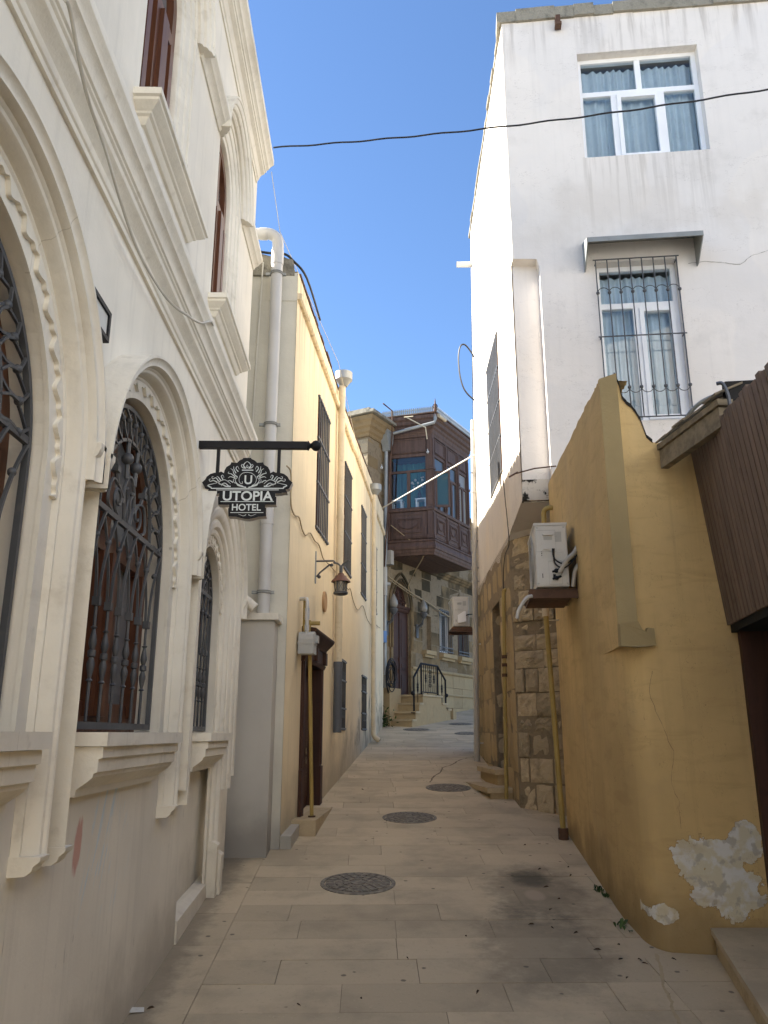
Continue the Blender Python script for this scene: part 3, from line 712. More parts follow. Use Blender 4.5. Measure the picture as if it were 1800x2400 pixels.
# string course and roof cornice
STR = [(4.165, -.01), (4.165, .018), (4.19, .020), (4.196, .028), (4.205, .032), (4.225, .034), (4.245, .048), (4.262, .070), (4.272, .080), (4.295, .084), (4.303, .094), (4.312, .096), (4.318, .106), (4.328, .108), (4.345, .110), (4.365, .118), (4.378, .130), (4.384, .140), (4.394, .140), (4.41, .146), (4.428, .158), (4.44, .166), (4.475, .168), (4.50, .160), (4.54, -.01)]
b = MB(); b.sweep(HOT, STR, -6, 7.0); b.build('string_course', M['hotel_trim'], hotel, smooth=28)
RC = [(7.40, -.01), (7.40, .012), (7.43, .016), (7.44, .028), (7.46, .034), (7.49, .05), (7.505, .075), (7.51, .085), (7.525, .088), (7.53, .10), (7.545, .104), (7.56, .118), (7.565, .13), (7.58, .134), (7.60, .15), (7.615, .17), (7.62, .178), (7.68, .18), (7.74, .16), (7.76, -.6)]
b = MB(); b.sweep(HOT, RC, -6, 7.2); b.build('roof_cornice', M['hotel_trim'], hotel, smooth=28)
# upper windows: splayed recess, frame, sill, arched hood joined by an impost moulding
SPL = [(.53, .0), (.515, -.006), (.512, -.016), (.49, -.020), (.47, -.026), (.462, -.038), (.448, -.040), (.43, -.046), (.41, -.052), (.402, -.064), (.39, -.066), (.37, -.07), (.362, -.085), (.36, -.17)]
UH = [(.526, -.01), (.526, .02), (.54, .035), (.555, .036), (.56, .055), (.575, .066), (.59, .068), (.595, .08), (.61, .088), (.63, .09), (.636, .10), (.65, .10), (.654, -.01)]
IMP = [(UZ-.005, -.01), (UZ-.005, .012), (UZ+.01, .02), (UZ+.025, .03), (UZ+.04, .05), (UZ+.046, .06), (UZ+.055, .064), (UZ+.07, .08), (UZ+.085, .095), (UZ+.12, .098), (UZ+.13, -.01)]
for i, c in enumerate(UPC):
    b = MB(); b.arch(HOT, c, UZ, SPL, UZB, 32); sur = b.build('window_surround', M['hotel_trim'], hotel, smooth=28)
    b = MB(); b.arch(HOT, c, UZ+.02, UH, None, 40); b.build('hood_mould', M['hotel_trim'], sur, smooth=28)
    win_arch(c, UZ, .365, UZB, HOT, -.165, hotel, M['brown_wood'], M['glass_grey'], 6.15)
    b = MB()
    P = [(UZB, .142), (UZB-.04, .144), (UZB-.046, .130), (UZB-.06, .128), (UZB-.085, .10), (UZB-.095, .085), (UZB-.105, .08), (UZB-.112, .066), (UZB-.13, .058), (UZB-.145, .045), (UZB-.15, .03), (UZB-.16, .028), (UZB-.175, .012), (UZB-.18, .0)]
    b.returned(HOT, P, c-.47, c+.47, -.16); b.build('window_sill', M['hotel_trim'], hotel, smooth=28)
    u1 = UPC[i+1]-.615 if i < 2 else 7.27
    b = MB(); b.sweep(HOT, IMP, c+.615, u1); b.build('impost_moulding', M['hotel_trim'], hotel, smooth=28)

# white cable strung along the string course
def hp(px, py, w): u, v = on(HOT, px, py, w); return HOT(u, v, w)
b = MB(); pts = [hp(152, 0, .15), hp(165, 30, .15), hp(200, 210, .13), hp(245, 345, .11), hp(285, 480, .08), hp(320, 580, .075), hp(360, 655, .08), hp(400, 710, .11), hp(440, 740, .14), hp(470, 757, .17), hp(494, 753, .18), hp(500, 765, .16)]
b.tube(smooth_path(pts, 5), .007, 6)
tag(b.build('cable', M['cable_white'], smooth=60), 'sagging white cable across the hotel string course', 'cable')
# little framed panel by the first arch
pu, pv = on(HOT, 239.5, 703, .05); pu += .12; pb = on(HOT, 235, 778, .05)[1]
fl = empty('wall_panel', HOT(pu-.15, pb, 0), 'white framed panel on the hotel wall between two arches', 'panel')
b = MB(); b.fbox(HOT, pu-.33, pu-.02, pb+.02, pv-.02, .004, .045); b.build('face', M['paper'], fl)
b = MB()
for q in ((pu-.35, pu, pv-.02, pv), (pu-.35, pu, pb, pb+.02), (pu-.02, pu, pb+.02, pv-.02), (pu-.35, pu-.33, pb+.02, pv-.02)): b.fbox(HOT, q[0], q[1], q[2], q[3], .002, .055)
b.build('frame', M['black_iron'], fl)

# ------------------------------------------------------------------ hotel sign
SY = 5.36
sg = empty('hotel_sign', (-.76, SY, 3.3), 'black hanging sign reading UTOPIA HOTEL on a bracket bar', 'sign')
sgp = lambda px, py, dy=0: on_plane(px, py, V(0, SY+dy, 0), V(0, 1, 0))
b = MB(); bl = sgp(463, 1045); br = sgp(720, 1042.5); hh = .043
zc = (sgp(600, 1037).z+sgp(600, 1051).z)/2
b.box(-1.2, br.x, SY-.02, SY+.02, zc-.026, zc+.026)
bar = b.build('bracket_bar', M['black_iron'], sg)
b = MB(); b.lathe([(.026, 0), (.034, .003), (.034, .012), (.022, .018), (.016, .026), (.02, .03), (.034, .045), (.039, .062), (.034, .08), (.018, .095), (.0, .1)], (br.x, SY, zc), (1, 0, 0), 16); b.build('finial', M['black_iron'], bar, smooth=50)
for px in (513, 655):
    t = sgp(px, 1050); e = sgp(px-1, 1112); b = MB(); b.box(t.x-.011, t.x+.011, SY-.011, SY+.011, e.z, zc-.02); b.build('hanger', M['black_iron'], sg)
# outline of the board traced at its own depth; survey points in sign-crop pixels (5.53 per photo pixel)
sp = lambda x, y, dy=-.03: sgp(450+x/5.53, 950+y/5.53, dy)
half = [(684, 682), (770, 682), (770, 694), (815, 715), (845, 745), (905, 742), (920, 738), (935, 770), (985, 800), (1010, 845), (1018, 880), (1055, 858), (1085, 872), (1140, 875), (1195, 890), (1240, 925), (1262, 965), (1302, 1000), (1275, 1050), (1262, 1075), (1215, 1092), (1235, 1130), (1165, 1132), (1165, 1140), (1080, 1143), (1080, 1185), (1095, 1190), (1092, 1288), (950, 1290), (950, 1330), (962, 1335), (960, 1440), (860, 1445), (800, 1462), (740, 1474), (690, 1474)]
cx = 716
right = [(x-cx, y) for x, y in half if x >= cx]
left = [(-x, y) for x, y in reversed(right)]
poly = [(cx+x, y) for x, y in right]+[(cx+x*1.0, y) for x, y in left]
b = MB(); b.prism([sp(x, y, -.031) for x, y in poly], V(0, .062, 0)); board = b.build('sign_board', M['sign_side'], sg)
def inset(pl, k):
    mx = sum(p[0] for p in pl)/len(pl); my = sum(p[1] for p in pl)/len(pl); return [(mx+(x-mx)*k, my+(y-my)*k) for x, y in pl]
for dy, d in ((-.034, .0028), (.0312, .0028)):
    b = MB(); b.prism([sp(x, y, -.031)*1 for x, y in inset(poly, .998)], V(0, d, 0))
    for i in range(len(b.v)): p = b.v[i]; b.v[i] = (p[0], p[1]+(dy+.031), p[2])
    b.build('face', M['black_iron'], board)
PXM = (sp(816, 1000)-sp(716, 1000)).x/100                            # metres per sign-crop pixel
def text(s, x0, x1, ytop, ybot, bold=0.0):
    cu = bpy.data.curves.new('lettering', 'FONT'); cu.body = s; cu.align_x = 'CENTER'; cu.extrude = .0; cu.offset = bold; cu.size = 1
    o = bpy.data.objects.new('lettering_tmp', cu); COL.objects.link(o)
    dg = bpy.context.evaluated_depsgraph_get(); dg.update(); me = bpy.data.meshes.new_from_object(o.evaluated_get(dg))
    bpy.data.objects.remove(o); bpy.data.curves.remove(cu)
    xs = [v.co.x for v in me.vertices]; ys = [v.co.y for v in me.vertices]
    A = sp(x0, ybot, -.036); B = sp(x1, ytop, -.036); kx = (B.x-A.x)/(max(xs)-min(xs)); kz = (B.z-A.z)/(max(ys)-min(ys))
    c = Vector(((A.x+B.x)/2, A.y, A.z))
    for v in me.vertices: v.co = Vector((A.x+(v.co.x-min(xs))*kx, A.y, A.z+(v.co.y-min(ys))*kz))-c
    me.materials.clear(); me.materials.append(M['lettering'])
    o = bpy.data.objects.new('lettering', me); COL.objects.link(o); o.parent = board; o.location = c-wloc(board)
text('UTOPIA', 395, 1052, 1112, 1235, .022); text('HOTEL', 515, 895, 1278, 1364, .018); text('U', 677, 782, 906, 1022, .02)
b = MB()
def ln(x0, x1, y, t=4): b.box8([sp(x0, y+t, -.0358), sp(x1, y+t, -.0358), sp(x1, y+t, -.034), sp(x0, y+t, -.034), sp(x0, y-t, -.0358), sp(x1, y-t, -.0358), sp(x1, y-t, -.034), sp(x0, y-t, -.034)])
ln(245, 1190, 1076, 6); ln(312, 1125, 1096, 4); ln(370, 1060, 1247, 4); ln(497, 925, 1390, 4); ln(648, 795, 840, 7)
def st(pts, r=4, mirror=True, taper=False):
    for m in ((1, -1) if mirror else (1,)):
        q = smooth_path([sp(cx+(x-cx)*m, y, -.0345) for x, y in pts], 5); n = len(q)
        rad = [r*PXM*((1-.75*i/(n-1)) if taper else 1) for i in range(n)]
        b.tube(q, rad, 6)
st([(716, 868), (660, 878), (622, 915), (610, 965), (622, 1005), (650, 1015), (652, 985)], 4, False); st([(716, 868), (775, 880), (820, 920), (835, 965), (815, 1015), (775, 1040)], 4, False)
st([(700, 1078-14), (600, 1040), (575, 1010), (545, 1000), (540, 960), (590, 935)], 8, taper=True)
st([(660, 1052), (590, 1020), (560, 970), (590, 935)], 9, taper=True)
st([(500, 1052), (440, 1050), (400, 1030), (350, 1015), (360, 985), (420, 965), (470, 990), (500, 1020)], 10, taper=True)
st([(480, 1052), (430, 1010), (390, 1020), (380, 1045)], 8, taper=True)
st([(250, 1066), (205, 1040), (260, 1020), (330, 1005)], 9, taper=True); st([(250, 1070), (220, 1050), (195, 1045)], 6, taper=True)
for bx, by, pts in ((440, 980, [(330, 1000), (280, 975), (235, 985), (222, 960), (245, 955)]), (0, 0, [(345, 985), (310, 940), (270, 955), (258, 930), (280, 925)]), (0, 0, [(400, 960), (380, 920), (400, 905), (415, 940)]), (0, 0, [(370, 970), (340, 930), (320, 920)]),
                    (0, 0, [(590, 930), (545, 890), (530, 840), (500, 820)]), (0, 0, [(600, 860), (570, 820), (590, 790), (612, 830)]), (0, 0, [(570, 880), (545, 830), (540, 790)]), (0, 0, [(560, 930), (510, 890), (470, 880), (480, 860)]), (0, 0, [(560, 945), (500, 925), (470, 940)]), (0, 0, [(530, 1000), (490, 975), (465, 985), (480, 1000)])):
    st(pts, 8, taper=True)
st([(700, 815), (660, 810), (640, 785), (650, 765), (665, 775)], 8, taper=True); st([(690, 812), (668, 780), (690, 745), (716, 728)], 10, taper=True); st([(716, 812), (705, 795), (716, 770)], 6, taper=True)
st([(700, 1418), (670, 1432), (640, 1425), (600, 1408)], 5, taper=True)
b.build('ornament', M['lettering'], board, smooth=60)
# ------------------------------------------------------------------ stone-clad casing and the hotel downpipe
cs = empty('pipe_casing', (-1.05, 7.6, gz(7.6)), 'tall grey stone-clad casing at the end of the hotel wall', 'pipe casing')
b = MB(); b.box(-1.6, -.885, 7.60, 7.895, .3, 2.88); b.build('body', M['casing'], cs)
for z in (1.42, 2.15):
    b = MB(); b.box(-1.6, -.8835, 7.5985, 7.75, z, z+.006); b.build('joint', M['casing'], cs)
b = MB(); b.box(-1.6, -.845, 7.555, 7.898, 2.882, 2.945); b.build('cap', M['hotel_trim'], cs)
dp = empty('downpipe', (-1.02, 7.78, 2.95), 'thick white plastic downpipe rising from the grey stone casing', 'downpipe')
b = MB(); px_, py_ = -1.02, 7.78
b.tube([V(px_, py_, 2.9), V(px_, py_, 6.95)], .062, 16); b.build('pipe', M['pipe_white'], dp, smooth=50)
b = MB(); b.tube([V(px_, py_, 6.80), V(px_, py_, 6.98)], .068, 16); b.tube(smooth_path([V(px_, py_, 6.95), V(px_, py_, 7.06), V(px_-.02, py_-.015, 7.13), V(px_-.09, py_-.03, 7.17), V(px_-.16, py_-.03, 7.17)], 5), .063, 16)
b.tube([V(px_-.12, py_-.03, 7.17), V(px_-.2, py_-.03, 7.17)], .068, 16); b.tube([V(px_-.1, py_-.03, 7.17), V(-1.7, py_-.03, 7.17)], .062, 16)
b.build('elbow', M['pipe_white'], dp, smooth=50)
for z in (6.68, 4.92, 3.17):
    b = MB(); b.tube([V(px_+.068*math.cos(t), py_+.068*math.sin(t), z) for t in [2*math.pi*i/20 for i in range(20)]], .008, 6, closed=True); b.tube([V(px_+.068*math.cos(t), py_+.068*math.sin(t), z+.02) for t in [2*math.pi*i/20 for i in range(20)]], .006, 6, closed=True)
    b.box(px_-.12, px_-.066, py_-.01, py_+.02, z-.006, z+.022); b.box(px_+.066, px_+.10, py_-.01, py_+.02, z-.006, z+.022); b.box(px_-.01, px_+.01, py_+.05, 7.9, z, z+.015)
    b.build('clamp', M['zinc'], dp, smooth=50)
b = MB(); b.tube([V(px_, py_, 3.86), V(px_, py_, 3.99)], .068, 16); b.build('coupling', M['pipe_white'], dp, smooth=50)
# drooping white gutter spout beside the casing
b = MB(); b.tube(smooth_path([V(-1.22, 7.42, 3.10), V(-1.13, 7.44, 3.03), V(-1.06, 7.45, 2.97)], 4), [.05]*8+[.055], 12)
tag(b.build('waste_spout', M['hotel_trim'], smooth=50), 'short round spout poking out above the grey casing', 'spout')

# ------------------------------------------------------------------ yellow house
yh = empty('yellow_house', (-.8, 7.9, gz(7.9)), 'two storey house with streaky cream yellow plaster and barred windows', 'house')
LEN = 11.15
def rect(u0, u1, v0, v1): return (u0, u1, v0, v1)
uy = lambda Y: (Y-7.9)/.9946
WUP = [rect(uy(9.38), uy(10.30), 4.23, 5.98), rect(uy(11.90), uy(12.75), 4.25, 5.97), rect(uy(14.22), uy(15.03), 4.25, 5.92), rect(uy(16.5), uy(17.2), 4.30, 5.76)]
WLO = [rect(uy(11.56), uy(12.28), 1.90, 2.89), rect(uy(14.47), uy(15.22), 1.91, 2.85)]
DO = rect(uy(8.80), uy(10.0), .6, 2.72)
def wall_rects(b, fr, outer, rects, depth):
    holes = [[fr(a, c), fr(d, c), fr(d, e), fr(a, e)] for a, d, c, e in rects]
    b.sheet([[fr(*p) for p in outer]]+holes)
    for a, d, c, e in rects:
        L = [(a, c), (d, c), (d, e), (a, e)]
        for i in range(4):
            p, q = L[i], L[(i+1) % 4]; b.quad(fr(*p), fr(*q), fr(*q, -depth), fr(*p, -depth))
def ptop(u):   # uneven parapet line
    return 6.80+.0*u+(.30*max(0, (u-4.0)/7.0))
b = MB()
N = 40
top = [(LEN-LEN*i/N, ptop(LEN-LEN*i/N)+r2.uniform(-.012, .012)) for i in range(N+1)]
wall_rects(b, YEL, [(0, -.2), (LEN, -.2)]+top, WUP+WLO+[DO], .16)
tl = [YEL(u, v) for u, v in top]
for i in range(N): b.quad(tl[i], tl[i+1], tl[i+1]+YEL.W*-.35, tl[i]+YEL.W*-.35)
b.quad(YEL(LEN, -.2), YEL(LEN, 7.1), YEL(LEN, 7.1, -6), YEL(LEN, -.2, -6))
b.build('wall', M['yellow'], yh)
b = MB()   # end wall with the pale corner strip
b.box(-5.0, -.803, 7.902, 8.4, -.2, 3.30); b.box(-5.0, -.803, 7.917, 8.4, 3.30, 6.44); 
b.box(-5.0, -1.12, 7.93, 8.4, 6.44, 6.95); b.box(-5.0, -1.32, 7.30, 7.928, -.2, 6.96); b.box(-1.12, -.80, 7.908, 8.2, 6.44, 6.79)
b.build('end_wall', M['pale'], yh)
b = MB()
pts = [(-1.30, 6.98), (-1.22, 7.02), (-1.12, 6.99), (-1.0, 7.0), (-.92, 6.96), (-.86, 6.95), (-.84, 6.8)]
b.prism([V(x, 7.90, z) for x, z in pts]+[V(-.84, 7.90, 6.75), V(-1.3, 7.90, 6.75)], V(0, .3, 0)); b.build('broken_coping', M['roof_edge'], yh)
b = MB(); b.sweep(YEL, [(6.455, 0), (6.455, .03), (6.47, .05), (6.52, .055), (6.53, .0)], .0, 5.0); b.sweep(YEL, [(6.50, 0), (6.50, .03), (6.515, .05), (6.565, .055), (6.575, .0)], 5.02, LEN); b.build('parapet_band', M['yellow'], yh)
b = MB(); r2.seed(11)
for i in range(46):
    u = .1+i*.24; b.fbox(YEL, u, u+.22, ptop(u)+.012, ptop(u)+.028+r2.uniform(0, .012), -.3, .005+r2.uniform(0, .015))
b.build('roof_edge', M['rust_iron'], yh)
b = MB(); b.quad(YEL(0, 6.82, -.3), YEL(LEN, 7.12, -.3), YEL(LEN, 7.0, -6), YEL(0, 6.8, -6)); b.build('roof', M['tin'], yh)
b = MB(); p = [YEL(0.01, gz(7.9)-.2, .0), YEL(.62, gz(7.9)-.2, 0), YEL(.62, gz(8.4)-.2, .075), YEL(.012, gz(7.9)-.2, .10)]
b.prism([V(q.x, q.y, gz(q.y)-.1) for q in p], V(0, 0, .21)); b.build('corner_kerb', M['pale'], yh)
def barred_window(r, n, hz, parent, flat=True, wood_m='brown_wood'):
    u0, u1, v0, v1 = r
    f = MB()
    for q in ((u0, u0+.06, v0, v1), (u1-.06, u1, v0, v1), (u0+.06, u1-.06, v0, v0+.06), (u0+.06, u1-.06, v1-.06, v1), ((u0+u1)/2-.035, (u0+u1)/2+.035, v0+.06, v1-.06)): f.fbox(YEL, *q, -.155, -.10)
    f.fbox(YEL, u0+.06, u1-.06, v0+(v1-v0)*.68, v0+(v1-v0)*.68+.05, -.153, -.102)
    wn = f.build('window', M[wood_m], parent)
    g = MB(); g.quad(YEL(u0, v0, -.145), YEL(u1, v0, -.145), YEL(u1, v1, -.145), YEL(u0, v1, -.145)); g.build('pane', M['glass_dark'], wn)
    g = MB()
    for i in range(n):
        u = u0+(u1-u0)*(i+.5)/n; g.tube([YEL(u, v0-.01, .012), YEL(u, v1+.01, .012)], .0095, 6)
    for t in hz: g.fbox(YEL, u0-.015, u1+.015, v0+(v1-v0)*t-.012, v0+(v1-v0)*t+.012, .0, .024)
    if not flat:
        for i in range(n-1):
            u = u0+(u1-u0)*(i+1)/n
            for t in (.22, .78): g.tube([YEL(u+.025*math.cos(a), v0+(v1-v0)*t+.05*math.sin(a), .012) for a in [2*math.pi*k/10 for k in range(10)]], .006, 4, closed=True)
    g.build('window_grille', M['iron'], wn, smooth=50)
for r in WUP: barred_window(r, 7, (.015, .34, .67, .985), yh)
for r in WLO: barred_window(r, 6, (.015, .3, .7, .985), yh, False, 'door_wood')
# door, its carved head and stone step
u0, u1, v0, v1 = DO
d = MB(); d.fbox(YEL, u0, u1, .6, 2.72, -.158, -.12)
door = d.build('door', M['door_wood'], yh)
d = MB(); um = (u0+u1)/2
for q in ((u0+.14, um-.06), (um+.06, u1-.14)):
    for a, c in ((1.15, 1.55), (1.65, 2.5)):
        d.fbox(YEL, q[0], q[1], a, c, -.119, -.105); d.fbox(YEL, q[0]+.05, q[1]-.05, a+.05, c-.05, -.106, -.095)
d.fbox(YEL, um-.025, um+.025, 1.0, 2.62, -.119, -.085); d.build('panel', M['door_wood'], door)
d = MB(); c = YEL(um+.12, 1.72, -.09)
for i in range(7): d.tube([YEL(um+.30+.03*math.cos(a), 1.35+i*.1+.04*math.sin(a), -.098) for a in [2*math.pi*k/10 for k in range(10)]], .005, 4, closed=True)
d.build('carving', M['grey_wood'], door)
for q in ((u0-.075, u0+.06), (u1-.06, u1+.075)):
    d = MB(); d.fbox(YEL, q[0], q[1], .6, 2.66, -.12, .02); d.fbox(YEL, q[0]-.012, q[1]+.012, .6, 1.48, -.12, .035); d.fbox(YEL, q[0]+.03, q[1]-.03, 1.5, 2.6, .018, .032)
    d.build('door_jamb', M['door_wood'], door)
d = MB(); d.sweep(YEL, [(2.60, -.12), (2.60, .03), (2.63, .045), (2.645, .05), (2.65, .035), (2.80, .035), (2.805, .05), (2.83, .06), (2.845, .075), (2.87, .10), (2.90, .13), (2.925, .15), (2.95, .155), (2.97, .0)], u0-.10, u1+.10)
for uu in (u0-.03, um, u1+.03): d.fbox(YEL, uu-.06, uu+.06, 2.655, 2.80, .034, .07)
d.build('lintel', M['door_wood'], door)
st = empty('door_step', YEL(uy(9.1), gz(9.0), .15), 'low worn stone step under the dark wooden door', 'step')
d = MB(); a = on_plane(752, 1930, V(0, 0, gz(8.62)+.10), V(0, 0, 1))
d.prism([V(q.x, q.y, gz(8.7)-.1) for q in (YEL(.52, 0, .0), YEL(2.0, 0, .0), YEL(2.0, 0, .20), YEL(.52, 0, .24))], V(0, 0, .215)); d.build('block', M['step'], st)
# hopper downpipes on the lane side
def hopper_pipe(u, w, zt, zb, label, hop=.13, shoe=False):
    t = empty('downpipe', YEL(u, zb, w), label, 'downpipe', 'cream painted downpipes with rain hoppers')
    b = MB(); b.tube([YEL(u, zb, w), YEL(u, zt, w)], .052, 12)
    if shoe: b.tube(smooth_path([YEL(u, zb+.12, w), YEL(u, zb, w), YEL(u-.02, zb-.10, w+.03), YEL(u-.03, zb-.17, w+.12)], 4), .054, 12, cap=False)
    for z in (zb+.35, (zt+zb)/2, zt-.5): b.tube([YEL(u, z, w), YEL(u, z+.05, w)], .057, 12)
    b.build('pipe', M['pipe_cream'], t, smooth=50)
    b = MB(); b.lathe([(.05, 0), (.06, .01), (hop*.7, .06), (hop, .10), (hop, .22), (hop-.012, .22), (hop-.014, .12), (.05, .02)], YEL(u, zt, w+.02), (0, 0, 1), 18); b.build('hopper', M['zinc'], t, smooth=40); return t
t1 = hopper_pipe(uy(10.98), .075, 6.80, 2.76, 'cream downpipe with hopper, dark plastic at its foot')
b = MB(); b.tube([YEL(uy(10.98), 1.86, .075), YEL(uy(10.98), 2.76, .075)], .058, 12); b.tube([YEL(uy(10.98), 2.70, .075), YEL(uy(10.98), 2.78, .075)], .063, 12); b.build('lower_pipe', M['lead'], t1, smooth=50)
t2 = hopper_pipe(uy(15.9), .075, 6.60, gz(15.9)+.22, 'farther cream downpipe with hopper, ending in a shoe', .13, True)
# gas meter with its pipes
gm = empty('gas_meter', YEL(uy(8.5), 2.6, .1), 'grey gas meter with white and yellow pipes by the dark door', 'gas meter')
u = uy(8.50); b = MB(); v0 = on(YEL, 703, 1522, .12)[1]
prof = [(-.10, 0), (.10, 0), (.10, .15), (.085, .20), (.045, .23), (-.045, .23), (-.085, .20), (-.10, .15)]
b.prism([YEL(u+x, v0+z, .02) for x, z in prof], YEL.W*.16); b.fbox(YEL, u-.106, u+.106, v0+.10, v0+.115, .014, .186); b.build('body', M['meter'], gm)
b = MB(); b.fbox(YEL, u+.0, u+.085, v0+.12, v0+.195, .178, .21); b.build('counter', M['meter'], gm)
vt = on(YEL, 700, 1384, .1)[1]
b = MB(); b.tube([YEL(u-.055, v0+.21, .10), YEL(u-.055, vt-.03, .10), YEL(u-.04, vt, .09), YEL(u+.0, vt+.01, .06), YEL(u+.03, vt+.01, .0)], .02, 8); b.tube([YEL(u-.055, vt-.22, .10), YEL(u-.055, vt-.10, .10)], .027, 8); b.tube([YEL(u-.055, v0+.24, .10), YEL(u-.055, v0+.30, .10)], .026, 8); b.build('white_pipe', M['pipe_white'], gm, smooth=50)
b = MB(); b.tube([YEL(u+.05, v0+.22, .10), YEL(u+.05, v0+.36, .10)], .027, 8); b.tube([YEL(u+.05, v0+.33, .10), YEL(u+.05, v0+.33, .22)], .023, 8); b.tube([YEL(u+.07, v0+.2, .05), YEL(u+.07, vt, .05)], .019, 8); b.build('yellow_pipe', M['pipe_yellow'], gm, smooth=50)
gr = empty('gas_riser', YEL(uy(8.62), gz(8.6), .1), 'thin yellow gas riser in front of the dark doorway', 'gas pipe')
b = MB(); b.tube([YEL(uy(8.72), gz(8.7)+.12, .15), YEL(uy(8.60), v0+.01, .11)], .021, 8); b.build('pipe', M['pipe_yellow'], gr, smooth=50)
b = MB(); b.tube([YEL(uy(8.72), gz(8.7)-.02, .15), YEL(uy(8.72), gz(8.7)+.13, .15)], .04, 8); b.build('rusty_foot', M['rust_iron'], gr, smooth=50)
# wall lantern
wl = empty('wall_lantern', YEL(uy(9.44), 3.6, 0), 'bracketed iron lantern with rusty red cap on the yellow wall', 'lantern')
u = uy(9.44); b = MB(); b.fbox(YEL, u-.012, u+.012, 3.57, 3.96, .0, .014); b.build('wall_plate', M['zinc'], wl)
b = MB(); b.tube([YEL(u, 3.84, .01), YEL(u, 3.84, .22), YEL(u, 3.82, .24)], .012, 6); b.tube([YEL(u, 3.65, .02), YEL(u, 3.70, .06), YEL(u, 3.80, .18)], .011, 6); b.tube(smooth_path([YEL(u, 3.82, .22), YEL(u, 3.80, .28), YEL(u, 3.77, .31), YEL(u, 3.80, .34), YEL(u, 3.84, .38), YEL(u, 3.84, .41)], 4), .012, 6)
b.ball(YEL(u, 3.79, .2), .02); b.ball(YEL(u, 3.65, .05), .022); b.tube([YEL(u, 3.78, .312), YEL(u, 3.69, .312)], .022, 8); b.build('bracket', M['iron'], wl, smooth=50)
lc = YEL(u, 3.46, .312)
b = MB(); b.lathe([(0.0148, 0.2368), (0.0370, 0.2220), (0.0407, 0.2035), (0.0666, 0.1939), (0.0740, 0.1739), (0.1147, 0.1295), (0.1169, 0.1221), (0.0888, 0.1258), (0.0148, 0.1332)], lc, seg=20); b.build('cap', M['copper'], wl, smooth=40)
b = MB(); b.lathe([(0.0000, -0.0333), (0.0629, -0.0333), (0.0851, -0.0222), (0.0873, 0.0000), (0.0703, 0.0089), (0.0000, 0.0089)], lc, seg=20)
for k in range(6):
    an = math.pi*k/3; ca, sa = math.cos(an), math.sin(an); a2 = an+math.pi/3
    b.tube([lc+V(0.0666*ca, 0.0666*sa, 0.0074), lc+V(0.0777*ca, 0.0777*sa, 0.1332)], .006, 5)
    b.tube([lc+V(0.0666*ca, 0.0666*sa, 0.0074), lc+V(0.0777*math.cos(a2), 0.0777*math.sin(a2), 0.1332)], .004, 4); b.tube([lc+V(0.0777*ca, 0.0777*sa, 0.1332), lc+V(0.0666*math.cos(a2), 0.0666*math.sin(a2), 0.0074)], .004, 4)
b.build('cage', M['iron'], wl, smooth=50)
b = MB(); b.lathe([(0.0592, 0.0089), (0.0703, 0.1295)], lc, seg=18); b.build('glass', M['glass_lamp'], wl, smooth=50)
# round plaque
b = MB(); c = YEL(uy(10.12), 3.46, 0); b.lathe([(.13, 0), (.13, .025), (.115, .03), (.105, .022), (.0, .022)], c, YEL.W, 24)
tag(b.build('round_plaque', M['plaque'], smooth=30), 'round clay plaque on the yellow wall behind the lantern', 'plaque')
# drooping cables along the wall
def yp(px, py, w=.02): u, v = on(YEL, px, py, w); return YEL(u, v, w)
b = MB(); pts = [yp(672, 1092), yp(682, 1110), yp(682, 1180), yp(690, 1207), yp(701, 1213), yp(708, 1240), yp(716, 1255), yp(727, 1249), yp(738, 1268), yp(748, 1278), yp(757, 1308), yp(764, 1316, .03)]
b.tube(smooth_path(pts, 4), .008, 5)
tag(b.build('cable', M['cable_tan'], smooth=60), 'loose cable drooping from the casing corner to the lantern', 'cable')
b = MB(); pts = [yp(764, 1316, .03), yp(790, 1345), yp(805, 1368), yp(817, 1382), yp(821, 1380), yp(828, 1408), yp(838, 1430), yp(848, 1420), yp(853, 1425), yp(861, 1452), yp(872, 1466), yp(874, 1448), yp(883, 1466), yp(891, 1472)]
b.tube(smooth_path(pts, 4), .007, 5)
tag(b.build('cable', M['cable_tan'], smooth=60), 'thin cable sagging in scallops beyond the lantern', 'cable')
b = MB(); pts = [V(-1.25, 7.86, 7.02), V(-1.1, 7.86, 7.0), V(-.95, 7.86, 6.99), V(-.86, 7.95, 6.96), YEL(.3, 6.9, .04), YEL(1.2, 6.86, .05)]
b.tube(smooth_path(pts, 5), .014, 6); tag(b.build('cable', M['cable_black'], smooth=60), 'thick black cable over the corner of the yellow house roof', 'cable')
b = MB(); P0 = V(-1.05, 7.25, 7.58); P1 = V(-1.0, 7.75, 7.2)
b.tube([P0, P1], .004, 4); b.tube([P1, YEL(2.5, 6.9, .1), YEL(5.4, 6.2, .14), YEL(10.8, 6.3, .1)], .004, 4); tag(b.build('wire', M['cable_white']), 'thin pale wire running down past the rain hoppers', 'wire')
b = MB(); b.tube([V(-1.19, 7.88, 6.9), V(-1.22, 7.89, 5.6), V(-1.235, 7.89, 4.3)], .009, 5); tag(b.build('cable', M['cable_white'], smooth=60), 'white cable down the narrow pale end wall', 'cable')
